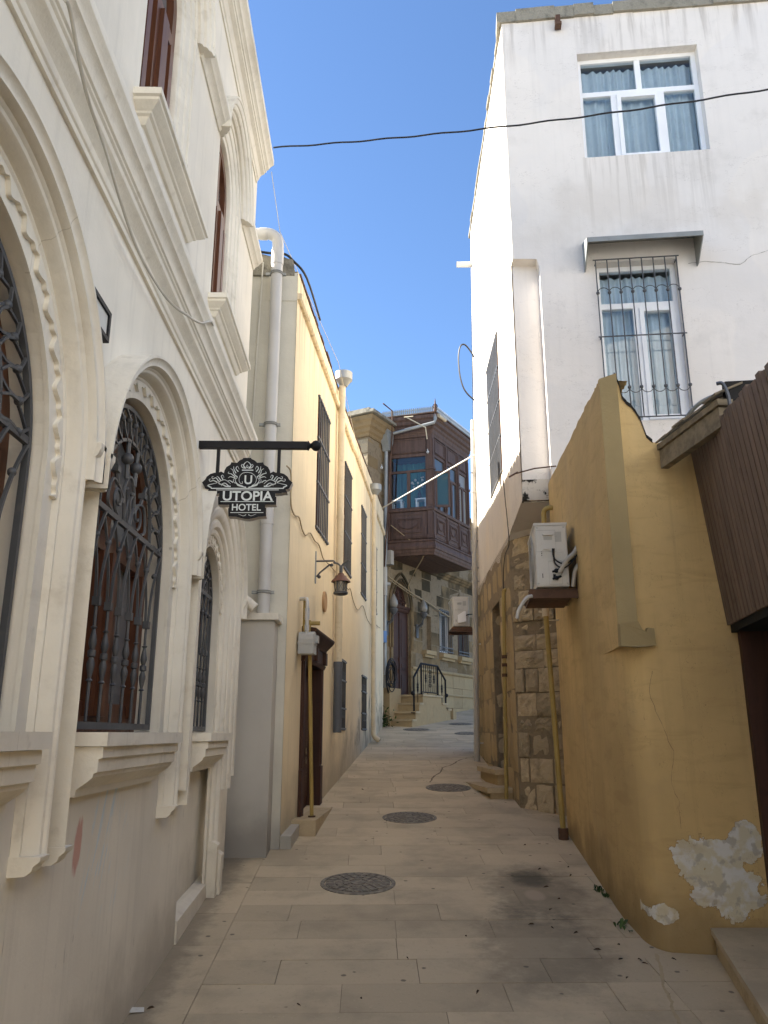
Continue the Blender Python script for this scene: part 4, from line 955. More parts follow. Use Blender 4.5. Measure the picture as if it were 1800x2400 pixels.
# ------------------------------------------------------------------ stone blocks
def stonework(b, fr, poly_u, v0, v1, hr, lr, gap=.012, depth=.05, jit=.02, skip=None, seed=1, rough=3, w0=0):
    """courses of rough blocks; poly_u(v) -> (u0, u1) limits"""
    q = random.Random(seed); v = v0
    while v < v1-.04:
        h = min(q.uniform(*hr), v1-v)
        if v1-(v+h) < .1: h = v1-v
        a, c = poly_u(v+h/2); u = a-q.uniform(0, .15)
        while u < c:
            L = q.uniform(*lr); ua, ub = max(u, a), min(u+L, c)
            if c-ub < .1: ub = c
            if ub-ua > .04 and not (skip and skip(ua, ub, v, v+h)):
                t = q.random(); d = w0+depth+q.uniform(-jit, jit); n = rough
                g = gap*q.uniform(.6, 1.5); x0, x1, y0, y1 = ua+g, ub-g, v+g, v+h-g
                pts = []; bv = min(.018, (x1-x0)*.2, (y1-y0)*.2)
                for j in range(n+1):
                    for i in range(n+1):
                        eu = x0+(x1-x0)*i/n; ev = y0+(y1-y0)*j/n; edge = i in (0, n) or j in (0, n)
                        if edge: eu += q.uniform(-.004, .004); ev += q.uniform(-.004, .004); ww = d-bv*.9+q.uniform(-.003, .003)
                        else: ww = d+q.uniform(-.35, .35)*jit
                        pts.append(fr(eu, ev, ww))
                m = n+1; fs = [(j*m+i, j*m+i+1, (j+1)*m+i+1, (j+1)*m+i) for j in range(n) for i in range(n)]
                ring = [i for i in range(m)]+[j*m+n for j in range(1, m)]+[n*m+i for i in range(n-1, -1, -1)]+[j*m for j in range(n-1, 0, -1)]
                base = len(pts)
                for k in ring:
                    p = pts[k]; dd = (p-fr.O).dot(fr.W); pts.append(p-fr.W*(dd-w0+.02))
                L2 = len(ring); fs += [(ring[k], ring[(k+1) % L2], base+(k+1) % L2, base+k) for k in range(L2)]
                b.add(pts, fs, t)
            u += L
        v += h

# ------------------------------------------------------------------ white house
wh = empty('white_house', WAL(0, gz(8.5)), 'tall whitewashed house with a white barred window, on a rough stone base', 'house')
ROOF = 10.92
def uend(v): # leaning far corner
    P = [(1.0, 6.5), (1.4, 6.4), (4.2, 5.75), (8.0, 4.95), (10.9, 4.65), (12, 4.5)]
    for (a, x), (c, y) in zip(P, P[1:]):
        if v <= c: return x+(y-x)*(v-a)/(c-a)
    return P[-1][1]
WA = (1.62, 2.92, 5.22, 7.24)
r2.seed(5)
def low_edge(u): return 4.20+.05*math.sin(u*2.1)+.03*math.sin(u*7.3)
b = MB()
# lane side plaster
low = [(1.14+(uend(4.2)-1.14)*i/24, low_edge(1.14+4.6*i/24)+r2.uniform(-.02, .02)) for i in range(25)]
right = [(uend(v)+r2.uniform(-.015, .015), v) for v in [4.5+.32*i for i in range(20)]]+[(uend(ROOF), ROOF)]
corner = [(r2.uniform(-.01, .022)+.012*math.sin(i*.9), ROOF-.18*i) for i in range(0, 19)]+[(0, 7.36), (.16, 7.36), (.16, 4.38)]
outer = low+right+corner
wall_rects(b, WAL, outer, [WA], .14)
b.build('lane_wall', M['white_sunlit'], wh); b = MB()
# front: notch at the corner from 4.5 to 7.36 (set back .13), windows
F1 = (.91, 2.21, 8.74, 10.14); F2 = (.92, 1.80, 5.24, 7.22)
F1 = (.94, 2.44, 8.72, 10.30); F2 = (.965, 1.90, 5.22, 7.24)
ND, NU, NT_ = .16, .31, 7.36
outer = [(NU, 3.0), (6.5, 3.0), (6.5, ROOF), (-.0, ROOF), (0, NT_), (NU-.03, NT_-.02), (NU, NT_-.12)]
wall_rects(b, WFR, outer, [F1, F2], .2)
# recess back and its lit cheek
cp = WAL(ND+.0, 0); un = (WFR(0, 0, -ND)-WFR.O)
b.sheet([[WFR(-.0, 4.35, -ND), WFR(NU, 4.35, -ND), WFR(NU, NT_+.02, -ND), WFR(.0, NT_+.02, -ND)]])
b.quad(WFR(NU, 3.0, 0), WFR(NU, NT_-.12, 0), WFR(NU, NT_-.12, -ND), WFR(NU, 3.0, -ND))
b.quad(WFR(0, NT_, 0), WFR(NU-.03, NT_-.02, 0), WFR(NU-.03, NT_-.02, -ND), WFR(0, NT_, -ND)); b.quad(WFR(NU-.03, NT_-.02, 0), WFR(NU, NT_-.12, 0), WFR(NU, NT_-.12, -ND), WFR(NU-.03, NT_-.02, -ND))
# hidden sides and top
b.quad(WFR(6.5, 0, 0), WFR(6.5, ROOF, 0), WFR(6.5, ROOF, -6), WFR(6.5, 0, -6))
b.quad(WAL(6.4, 1), WAL(uend(ROOF), ROOF), WAL(uend(ROOF), ROOF, -6), WAL(6.4, 1, -6))
b.quad(WFR(0, ROOF-.02, 0), WFR(6.5, ROOF-.02, 0), WFR(6.5, ROOF-.02, -5), WAL(uend(ROOF), ROOF-.02, 0))
# corbel soffit over the chamfered corner
A_ = WAL(1.30, 4.18); B_ = WFR(1.6, 4.36); Cc = WFR(0, 4.38, -ND)
b.sheet([[WAL(ND, 4.38), WAL(1.16, 4.24), A_, WAL(1.3, 4.25, -.4), WFR(1.6, 4.36, -.1), WFR(1.6, 4.36), WFR(.31, 4.37), WFR(.31, 4.37, -ND)]])
wall = b.build('wall', M['white'], wh)
# battered old stub of a beam end under the corner
b = MB(); q = random.Random(2)
def lump(b, p0, p1, dv, dw, n=6):
    pass
b.fbox(WFR, -.012, NU+.02, 4.36, 4.60, -ND-.05, -.10); 
b.build('corbel_end', M['sooty'], wh)
# roof edge
b = MB(); r2.seed(9)
for i in range(26):
    u = -.06+i*.25; h = .13+r2.uniform(-.02, .03); b.fbox(WFR, u, u+.252, ROOF-.03+r2.uniform(-.01, .01), ROOF+h, -.3, .035+r2.uniform(-.012, .02))
for i in range(18):
    u = .30+i*.25
    if u < 4.6: b.fbox(WAL, u, u+.252, ROOF-.01, ROOF+.03+r2.uniform(0, .03), -.3, .02+r2.uniform(-.005, .015))
b.build('roof_edge', M['roof_edge'], wh)
# rough stone base: chamfer and lane side with a small door recess
CH = Frame(WAL(1.30, 0), WFR(1.6, 0)-WAL(1.30, 0), (0, 0, 0)); CHL = (WFR(1.6, 0)-WAL(1.30, 0)).length
CH.W = V(-CH.U.y, CH.U.x, 0); CH.W = CH.W if CH.W.x < 0 else -CH.W
b = MB(); wall_rects(b, WAL, [(1.3, .6), (6.45, .6), (uend(4.2), 4.26), (1.3, 4.26)], [(2.50, 3.36, 1.30, 3.62)], .5)
b.quad(CH(0, .6), CH(CHL, .6), CH(CHL, 4.37), CH(0, 4.37)); bs = b.build('stone_base', M['mortar'], wh)
b = MB(); stonework(b, CH, lambda v: (.02, CHL), .75, 4.22, (.15, .36), (.16, .42), gap=.009, depth=.024, jit=.034, seed=4, rough=5); b.build('corner_stones', M['rough'], wh)
b = MB(); stonework(b, WAL, lambda v: (1.32, uend(v)-.03), 1.0, 4.16, (.38, .5), (.35, .7), gap=.006, depth=.012, jit=.008, seed=8, skip=lambda a, c, d, e: (c > 2.5 and a < 3.36 and d < 3.62)); 
stonework(b, WAL, lambda v: (1.32, 2.49), 1.0, 3.6, (.4, .5), (.3, .6), gap=.006, depth=.012, jit=.008, seed=12)
stonework(b, WAL, lambda v: (3.37, uend(v)-.03), 1.0, 3.6, (.4, .5), (.3, .6), gap=.006, depth=.012, jit=.008, seed=13)
b.build('lane_stones', M['ashlar_light'], wh)
RV = Frame(WAL(3.36, 0, 0), (-WAL.W), -WAL.U)
b = MB(); stonework(b, RV, lambda v: (.01, .5), 1.3, 3.6, (.24, .34), (.5, .6), depth=.01, jit=.008, seed=3); b.build('door_jamb', M['rough'], wh)
b = MB(); b.quad(WAL(2.5, 1.3, -.48), WAL(3.36, 1.3, -.48), WAL(3.36, 3.62, -.48), WAL(2.5, 3.62, -.48)); b.fbox(WAL, 2.5, 3.36, 2.85, 2.95, -.47, -.2); b.build('side_door', M['door_wood'], wh)
# front windows in white plastic frames
def pvc_window(fr, r, bars_u, trans, parent, wv=-.15, fw=.055, sash=None):
    u0, u1, v0, v1 = r; f = MB()
    for q in ((u0, u0+fw, v0, v1), (u1-fw, u1, v0, v1), (u0+fw, u1-fw, v0, v0+fw), (u0+fw, u1-fw, v1-fw, v1)): f.fbox(fr, *q, wv-.04, wv+.03)
    f.fbox(fr, u0+fw, u1-fw, trans-.035, trans+.035, wv-.038, wv+.028)
    for k, (uu, a, c) in enumerate(bars_u): f.fbox(fr, uu-.035, uu+.035, a+fw if a == v0 else a+.035, c-fw if c == v1 else c-.035, wv-.036, wv+.026)
    wn = f.build('window', M['pvc'], parent)
    if sash:
        s = MB(); a, c, d, e = sash
        for q in ((a, a+.05, d, e), (c-.05, c, d, e), (a+.05, c-.05, d, d+.05), (a+.05, c-.05, e-.05, e)): s.fbox(fr, *q, wv-.03, wv+.05)
        s.build('sash', M['pvc'], wn)
    g = MB(); g.quad(fr(u0+.02, v0+.02, wv), fr(u1-.02, v0+.02, wv), fr(u1-.02, v1-.02, wv), fr(u0+.02, v1-.02, wv)); g.build('pane', M['glass_clear'], wn)
    c = MB(); n = 120; top = v1-.075; pts = []
    for i in range(n+1):
        u = u0+.03+(u1-u0-.06)*i/n; ww = wv-.12+.022*math.sin(u*62+2*math.sin(u*9))+.012*math.sin(u*23)
        pts += [fr(u, v0, ww), fr(u, top, ww*.9-.015)]
    c.add(pts, [(2*i, 2*i+2, 2*i+3, 2*i+1) for i in range(n)]); c.build('curtain', M['curtain'], wn, smooth=70)
    rm = MB(); D = -.75; L = [(u0, v0), (u1, v0), (u1, v1), (u0, v1)]
    for i in range(4):
        p, q = L[i], L[(i+1) % 4]; rm.quad(fr(*p, -.2), fr(*q, -.2), fr(*q, D), fr(*p, D))
    rm.quad(*[fr(*p, D) for p in L]); rm.build('room_lining', M['room'], wn)
    return wn
pvc_window(WFR, F1, [((F1[0]+F1[1])/2+.02, 9.76, F1[3]), (F1[0]+.44, F1[2], 9.76), (F1[1]-.47, F1[2], 9.76)], 9.76, wh, sash=(F1[0]+.475, F1[1]-.505, F1[2]+.055, 9.72))
wf2 = pvc_window(WFR, F2, [((F2[0]+F2[1])/2-.02, F2[2], 6.72)], 6.72, wh, sash=((F2[0]+F2[1])/2+.015, F2[1]-.055, F2[2]+.055, 6.68))
g = MB(); n = 8; u0, u1 = F2[0]-.01, F2[1]-.02
us = [u0+(u1-u0)*i/(n-1) for i in range(n)]
for u in us: g.tube([WFR(u, 5.24, .06), WFR(u, 7.24, .06)], .0075, 6)
for v in (5.24, 6.24, 7.24): g.tube([WFR(u0-.03, v, .06), WFR(u1+.03, v, .06)], .008, 6)
for a, c in zip(us, us[1:]):
    m = (a+c)/2; rr = (c-a)/2
    g.tube([WFR(m+rr*math.cos(t), 6.80+rr*1.0*math.sin(t), .064) for t in [math.pi*i/10 for i in range(11)]], .005, 5); g.tube([WFR(m+rr*math.cos(t), 5.60-rr*1.0*math.sin(t), .064) for t in [math.pi*i/10 for i in range(11)]], .005, 5)
for u in us: g.ball(WFR(u, 6.80, .066), .022, 8); g.ball(WFR(u, 5.60, .066), .022, 8)
for v in (5.3, 6.24, 7.2):
    for u in (u0, u1): g.tube([WFR(u, v, .06), WFR(u, v, -.02)], .008, 5)
g.build('window_grille', M['iron'], wh, smooth=50)
# tin canopy over the barred window
aw = MB(); a0, a1 = .93, 2.0
th = .012
def slabp(pts, d): aw.prism(pts, d)
slabp([WFR(a0-.1, 7.36, .33), WFR(a1+.13, 7.36, .33), WFR(a1+.13, 7.50, .0), WFR(a0-.1, 7.50, .0)], V(0, 0, .015))
aw.fbox(WFR, a0-.1, a1+.13, 7.315, 7.36, .318, .33)
for u in (a0-.1, a1+.118): slabp([WFR(u, 7.36, .33), WFR(u, 7.50, .0), WFR(u, 7.12, .0), WFR(u, 7.12, .06), WFR(u, 7.315, .33)], WFR.U*.012)
aw.build('tin_canopy', M['tin'], wh)
g = MB(); u0, u1, v0, v1 = WA; n = 11
for i in range(n): u = u0+(u1-u0)*(i+.5)/n; g.tube([WAL(u, v0, .012), WAL(u, v1, .012)], .009, 6)
for t in (0, .25, .5, .75, 1): g.fbox(WAL, u0-.01, u1+.01, v0+(v1-v0)*t-.01, v0+(v1-v0)*t+.01, .0, .02)
lg = MB(); lg.quad(WAL(u0, v0, -.13), WAL(u1, v0, -.13), WAL(u1, v1, -.13), WAL(u0, v1, -.13)); f = MB()
for q in ((u0, u0+.06, v0, v1), (u1-.06, u1, v0, v1), ((u0+u1)/2-.03, (u0+u1)/2+.03, v0, v1), (u0+.06, u1-.06, v0, v0+.06), (u0+.06, u1-.06, v1-.06, v1)): f.fbox(WAL, *q, -.128, -.08)
wn = f.build('lane_window', M['brown_wood'], wh); lg.build('pane', M['glass_dark'], wn); g.build('window_grille', M['iron'], wn, smooth=50)
# little things on the white house
b = MB(); p = WAL(uend(10.3)-.15, 10.2); b.tube([p+V(.1, 0, 0), p+WAL.W*.28], .055, 10, cap=False); b.tube([p+V(.1, 0, 0), p+WAL.W*.27], .045, 10)
tag(b.build('roof_spout', M['pipe_white'], smooth=50), 'white stub of pipe sticking out of the white wall high over the lane', 'spout')
b = MB(); b.fbox(WFR, .69, .75, 10.72, 10.86, .0, .10); b.fbox(WFR, .68, .76, 10.69, 10.73, .02, .12); tag(b.build('rusty_bracket', M['rust_iron']), 'small rusty bracket under the roof edge of the white house', 'bracket')
b = MB(); b.tube([WFR(-.10, 4.64, .0), WFR(.12, 4.68, .05), WFR(.36, 4.70, .05)], .008, 5); b.tube([WFR(-.16, 4.60, .02), WFR(-.06, 4.66, .0)], .01, 5); tag(b.build('rusty_wire', M['rust_iron']), 'twisted rusty wire across the corner corbel', 'wire')
b = MB(); wp = lambda px, py, w=.03: WAL(*on(WAL, px, py, w), w)
pts = [V(1.86, 13.0, 8.3), V(1.80, 13.0, 8.42), V(1.70, 13.0, 8.55), V(1.62, 13.0, 8.52), V(1.58, 13.0, 8.32), V(1.59, 13.0, 8.0), V(1.64, 13.0, 7.75), V(1.72, 13.0, 7.6), V(1.84, 13.0, 7.48)]
b.tube(smooth_path(pts, 5), .014, 6); tag(b.build('cable_loop', M['cable_black'], smooth=60), 'black cable looping out from the far edge of the white house', 'cable')
b = MB(); pts = [wp(1178, 1110), wp(1183, 1160), wp(1190, 1230), wp(1193, 1275), wp(1184, 1300), wp(1180, 1340), wp(1180, 1380)]
b.tube(smooth_path(pts, 4), .006, 5); tag(b.build('cable', M['cable_black'], smooth=60), 'thin black cable hanging down the lane side of the white house', 'cable')
dpw = empty('downpipe', (1.80, 13.5, gz(13.5)), 'grey downpipe standing at the far corner of the white house', 'downpipe')
b = MB(); bp = on_plane(1118, 1786, V(0, 13.5, 0), V(0, 1, 0)); tp = on_plane(1109, 985, V(0, 13.5, 0), V(0, 1, 0))
b.tube([bp, tp], .048, 12); b.build('pipe', M['pipe_grey'], dpw, smooth=50)
for t in (.05, .32, .5, .54, .62, .66, .77, .97):
    b = MB(); p = bp.lerp(tp, t); b.tube([p-V(0, 0, .018), p+V(0, 0, .018)], .055, 12); b.box(p.x, p.x+.16, p.y-.01, p.y+.01, p.z-.012, p.z+.012); b.build('clamp', M['pipe_grey'], dpw, smooth=50)
# steps to the side door
sts = empty('side_steps', (1.6, 10.9, gz(10.9)), 'two limestone steps with slab treads against the white house side door', 'steps')
b = MB(); b.prism([V(1.50, 10.30, .9), V(1.80, 10.30, .9), V(1.82, 11.9, .9), V(1.36, 11.9, .9)], V(0, 0, .25)); b.prism([V(1.66, 10.75, .9), V(1.80, 10.75, .9), V(1.82, 11.9, .9), V(1.60, 11.9, .9)], V(0, 0, .44)); b.build('riser', M['ashlar_light'], sts)
b = MB(); b.prism([V(1.455, 10.265, 1.152), V(1.765, 10.265, 1.152), V(1.765, 11.93, 1.152), V(1.30, 11.93, 1.152)], V(0, 0, .06)); b.build('tread', M['step'], sts)
b = MB(); b.prism([V(1.625, 10.70, 1.342), V(1.79, 10.70, 1.342), V(1.81, 11.93, 1.342), V(1.555, 11.93, 1.342)], V(0, 0, .06)); b.build('tread', M['step'], sts)
# gas pipes
gp1 = empty('gas_pipe', WAL(2.4, 1.1, .07), 'thin yellow gas pipe in front of the side door steps', 'gas pipe')
b = MB(); a = on_plane(1187, 1872, V(1.66, 0, 0), V(1, 0, 0)); c = on_plane(1180, 1385, V(1.66, 0, 0), V(1, 0, 0)); a = V(1.66, 10.22, gz(10.22)); c = V(1.655, 10.22, 3.48); c = on_plane(1180, 1385, V(0, 10.22, 0), V(0, 1, 0)); a = on_plane(1187, 1872, V(0, 10.22, 0), V(0, 1, 0))
b.tube([a, c], .024, 8); b.tube([c, c+V(.06, .02, .03)], .026, 8); b.build('pipe', M['pipe_yellow'], gp1, smooth=50)
b = MB()
for t in (.62, .66, .57): p = a.lerp(c, t); b.tube([p, p+V(0, 0, .04)], .034, 8)
b.build('fitting', M['rust_iron'], gp1, smooth=50)
gp2 = empty('gas_pipe', (1.9, 8.3, gz(8.4)), 'yellow gas pipe where the stone corner meets the ochre wall', 'gas pipe')
b = MB(); a = on_plane(1320, 1946, V(0, 8.25, 0), V(0, 1, 0)); c = on_plane(1279, 1440, V(0, 8.25, 0), V(0, 1, 0)); e = on_plane(1275, 1215, V(0, 8.25, 0), V(0, 1, 0))
b.tube([a, c, e], .027, 8); b.tube(smooth_path([e, e+V(0, 0, .06), e+V(.02, -.02, .10), e+V(.08, -.03, .11), e+V(.16, 0, .11)], 4), .027, 8); b.build('pipe', M['pipe_yellow'], gp2, smooth=50)
b = MB(); b.tube([c-V(0, 0, .02), c+V(0, 0, .14)], .036, 8); b.tube([c+V(0, 0, .02), c+V(-.07, 0, .03)], .012, 6); b.tube([c-V(0, 0, .06), c+V(.18, -.02, -.06)], .008, 5); b.build('valve', M['pipe_cream'], gp2, smooth=50)
b = MB(); b.tube([a-V(0, 0, .16), a+V(.0, 0, .02)], .05, 8); b.build('rusty_foot', M['rust_iron'], gp2, smooth=50)

# ------------------------------------------------------------------ ochre wall at the right
ow = empty('ochre_wall', (1.75, 5.4, gz(5.4)), 'ochre plastered corner wall with flaking paint beside the lane', 'wall')
path = [(1.985, 8.455), (1.86, 7.10), (1.775, 6.20), (1.757, 5.95)]
for i in range(9):
    t = math.pi/2*i/8; path.append((1.755+.13-.13*math.cos(t)-.0, 5.62-.24*math.sin(t)+.0))
path += [(2.08, 5.345), (2.50, 5.335), (2.50, 5.9)]
r2.seed(21)
b = MB(); zt = 2.42; N = len(path)
vs = [i/16 for i in range(17)]
pts = []
for x, y in path:
    for t in vs: pts.append(V(x, y, -.1+(zt+.1)*t))
m = len(vs); b.add(pts, [(i*m+k, (i+1)*m+k, (i+1)*m+k+1, i*m+k+1) for i in range(N-1) for k in range(m-1)])
# upper part: sharp, slightly proud corner, ragged sloping top
up = [(1.985, 8.455), (1.86, 7.10), (1.775, 6.20), (1.735, 5.72), (1.688, 5.40)]
tops = [4.52, 4.46, 4.43, 4.40, 4.36]
a = [V(x, y, 2.42) for x, y in up]; c = []
for i in range(4):
    for k in range(8):
        t = k/8; x = up[i][0]+(up[i+1][0]-up[i][0])*t; y = up[i][1]+(up[i+1][1]-up[i][1])*t; c.append(V(x, y, tops[i]+(tops[i+1]-tops[i])*t+r2.uniform(-.012, .012)))
c.append(V(*up[4], tops[4]))
b.sheet([a+list(reversed(c))])
b.sheet([[V(1.985, 8.455, 2.42), V(1.86, 7.1, 2.42), V(1.775, 6.2, 2.42), V(1.735, 5.72, 2.42), V(1.688, 5.40, 2.42), V(1.82, 5.6, 2.42), V(2.05, 8.4, 2.42)]])
prof = [(1.80, 4.37), (1.825, 4.30), (1.838, 4.20), (1.87, 4.155), (1.90, 4.13), (1.93, 4.08), (1.96, 4.02), (1.99, 3.90), (2.03, 3.86), (2.5, 3.80)]
b.sheet([[V(1.80, 5.372, 2.405), V(2.50, 5.351, 2.405)]+[V(x, 5.372-.02*(x-1.8)/.66, z) for x, z in reversed(prof)]])
for p, q_ in zip(c, c[1:]): b.quad(p, q_, q_+V(.22, .02, 0), p+V(.22, .02, 0))
b.quad(V(1.99, 8.45, -.1), V(1.99, 8.45, 4.52), V(3.2, 8.45, 4.52), V(3.2, 8.45, -.1))
b.build('wall', M['ochre'], ow, smooth=30)
b = MB()   # grey corner pier facing the camera, broken off at its foot
pl_ = [V(1.687, 5.398, 2.50), V(1.687, 5.398, 4.365), V(1.795, 5.33, 4.38), V(1.80, 5.33, 2.50)]
b.prism(pl_, V(.012, .05, 0)); b.build('corner_pier', M['ochre_grey'], ow)
b = MB(); b.prism([V(1.680, 5.34, 2.41), V(1.683, 5.335, 2.56), V(1.80, 5.318, 2.57), V(1.825, 5.318, 2.515), V(1.85, 5.32, 2.50), V(1.862, 5.32, 2.53), V(1.905, 5.325, 2.525), V(1.91, 5.325, 2.415), V(1.80, 5.312, 2.40)], V(.0, .06, .0)); b.build('broken_ledge', M['ochre_grey'], ow)
b = MB()   # black roofing felt along the broken top
tp_ = [V(1.79, 5.36, 4.378)]+[V(x-.004, 5.36, z-.006) for x, z in prof[:-1]]
for p, q_ in zip(tp_, tp_[1:]): b.prism([p, q_, q_+V(.0, .0, .028), p+V(.0, .0, .024)], V(.045, .25, 0))
b.build('roofing_felt', M['tar'], ow)
# weathered rake beam and roof boards
rb = empty('eave', (2.1, 4.9, 3.7), 'weathered timber eave jutting over the ochre wall', 'eave')
P0 = V(2.045, 5.30, 3.64); D_ = (V(2.15, 4.55, 3.66)-P0); S_ = V(.32, .04, 0)
b = MB(); b.prism([P0, P0+V(0, 0, .13), P0+V(0, 0, .13)+D_, P0+D_], V(.055, .008, 0)); b.build('beam', M['grey_wood'], rb)
b = MB(); b.prism([P0+V(-.015, 0, .135), P0+V(-.015, 0, .175), P0+V(-.015, 0, .175)+D_*1.03, P0+V(-.015, 0, .135)+D_*1.03], V(.10, .01, 0)); b.build('moulding', M['grey_wood'], rb)
b = MB(); r2.seed(4)
for i in range(6):
    t0, t1 = i/6, (i+1)/6+.02; z = .18+r2.uniform(0, .012)
    b.prism([P0+D_*t0*1.03+V(-.02-r2.uniform(0, .02), 0, z), P0+D_*t1*1.03+V(-.02-r2.uniform(0, .02), 0, z), P0+D_*t1*1.0+V(.17, .02, z+.10), P0+D_*t0*1.0+V(.17, .02, z+.10)], V(0, 0, .014))
b.build('shingles', M['grey_wood'], rb)
b = MB(); b.prism([P0+D_*1.0+V(.06, 0, -.02), P0+D_*1.0+V(.06, 0, .30), P0+D_*1.0+V(.35, .05, .34), P0+D_*1.0+V(.35, .05, -.02)], V(0, .05, 0)); b.build('felt', M['tar'], rb)
b = MB(); e0 = P0+D_+V(.02, -.01, .0); cq = lambda px, py, yy: on_plane(px, py, V(0, yy, 0), V(0, 1, 0))
pts = [cq(1600, 1005, 5.6), cq(1612, 975, 5.5), cq(1640, 945, 5.4), cq(1680, 926, 5.3), cq(1730, 916, 5.1), cq(1790, 910, 4.9), cq(1900, 906, 4.7)]
b.tube(smooth_path(pts, 6), .016, 8); tag(b.build('conduit', M['zinc'], smooth=60), 'grey plastic conduit arching over the timber eave', 'conduit')
b = MB(); q0 = V(2.14, 4.52, 3.93); b.tube(smooth_path([q0, q0+V(.03, -.02, -.01), q0+V(.05, -.03, -.1), q0+V(.055, -.02, -.25)], 4), .012, 6); tag(b.build('cable', M['lead'], smooth=60), 'dark cable hanging over the end of the timber eave', 'cable')
# boarded house front
BT = R(10); BFR = Frame(V(2.43, 5.35, 0), (-math.sin(BT), -math.cos(BT), 0), (-math.cos(BT), math.sin(BT), 0))
bh = empty('boarded_front', (2.4, 4.5, gz(4.5)), 'dark brown vertical boarding above a shadowed doorway', 'boarding')
ta = on(BFR, 1668, 1012, .1); tb = on(BFR, 1800, 868, .1)
b = MB(); r2.seed(8); u = -.0
while u < 7:
    wd = .078+r2.uniform(-.006, .006); zt_ = ta[1]+(tb[1]-ta[1])*max(-.5, min((u-ta[0])/(tb[0]-ta[0]), 1.5))+r2.uniform(-.015, .015); lean = .12
    p = [BFR(u+.007, 2.55, 0), BFR(u+wd-.007, 2.55, 0), BFR(u+wd-.007, 2.55, .02), BFR(u+.007, 2.55, .02), BFR(u+.007, zt_, lean), BFR(u+wd-.007, zt_-.005, lean), BFR(u+wd-.007, zt_-.005, lean+.02), BFR(u+.007, zt_, lean+.02)]
    b.box8(p, r2.random()); u += wd
b.build('boards', M['board'], bh)
b = MB(); b.fbox(BFR, .0, 7, 2.50, 2.56, -.25, -.002); b.quad(BFR(0, 2.56, -.004), BFR(7, 2.56, -.004), BFR(7, 3.5, .09), BFR(0, 3.5, .09)); b.quad(BFR(-.2, 3.5, .08), BFR(7, 3.5, .08), BFR(7, 3.7, -5), BFR(-.2, 3.7, -5)); b.build('backing', M['tar'], bh)
b = MB(); b.quad(BFR(.04, -.5, -.26), BFR(1.3, -.5, -.26), BFR(1.3, 2.5, -.26), BFR(.04, 2.5, -.26)); b.fbox(BFR, .0, .07, .3, 2.5, -.3, -.04); door = b.build('door', M['door_wood'], bh)
b = MB()
b.fbox(BFR, .12, .24, .7, 2.42, -.255, -.20); b.fbox(BFR, .24, 1.2, 2.30, 2.42, -.255, -.20); b.fbox(BFR, .24, 1.2, .7, .85, -.255, -.20); b.fbox(BFR, .30, .34, .9, 2.25, -.25, -.22); b.fbox(BFR, .34, 1.2, 2.2, 2.25, -.25, -.22); b.build('door_leaf', M['board'], door)
b = MB(); b.fbox(BFR, 1.3, 7, -.6, 2.5, -.3, -.05); b.build('lower_wall', M['ochre'], bh)
b = MB(); b.box(2.55, 8, -6, 5.33, 3.55, 3.6); b.build('roof', M['tin'], bh)
th_ = empty('threshold_step', (2.3, 4.6, .5), 'long stone threshold step at the lower right, by the dark doorway', 'step')
b = MB(); r2.seed(3)
e = [V(2.09, 5.34), V(1.88, 4.30), V(1.62, 3.0), V(1.0, 0.0)]
for i, (y0, y1) in enumerate(((5.335, 4.72), (4.715, 3.9), (3.895, 2.6), (2.595, 0))):
    xa = 2.09-.21*(5.34-y0)/1.04; xb = 2.09-.21*(5.34-y1)/1.04
    b.prism([V(xa, y0, gz(y0)+.115), V(3.2, y0, gz(y0)+.115), V(3.2, y1, gz(y1)+.115), V(xb, y1, gz(y1)+.115)], V(0, 0, .035), r2.random())
b.build('tread', M['paving'], th_)
b = MB(); b.prism([V(2.105, 5.33, .2), V(3.2, 5.33, .2), V(3.2, 0, .0), V(1.03, 0, 0.0)], V(0, 0, .0001))
for (x0, y0), (x1, y1) in (((2.11, 5.33), (1.9, 4.3)), ((1.9, 4.3), (1.03, 0))): b.quad(V(x0, y0, gz(y0)-.1), V(x1, y1, gz(y1)-.1), V(x1, y1, gz(y1)+.116), V(x0, y0, gz(y0)+.116))
b.build('riser', M['step'], th_)
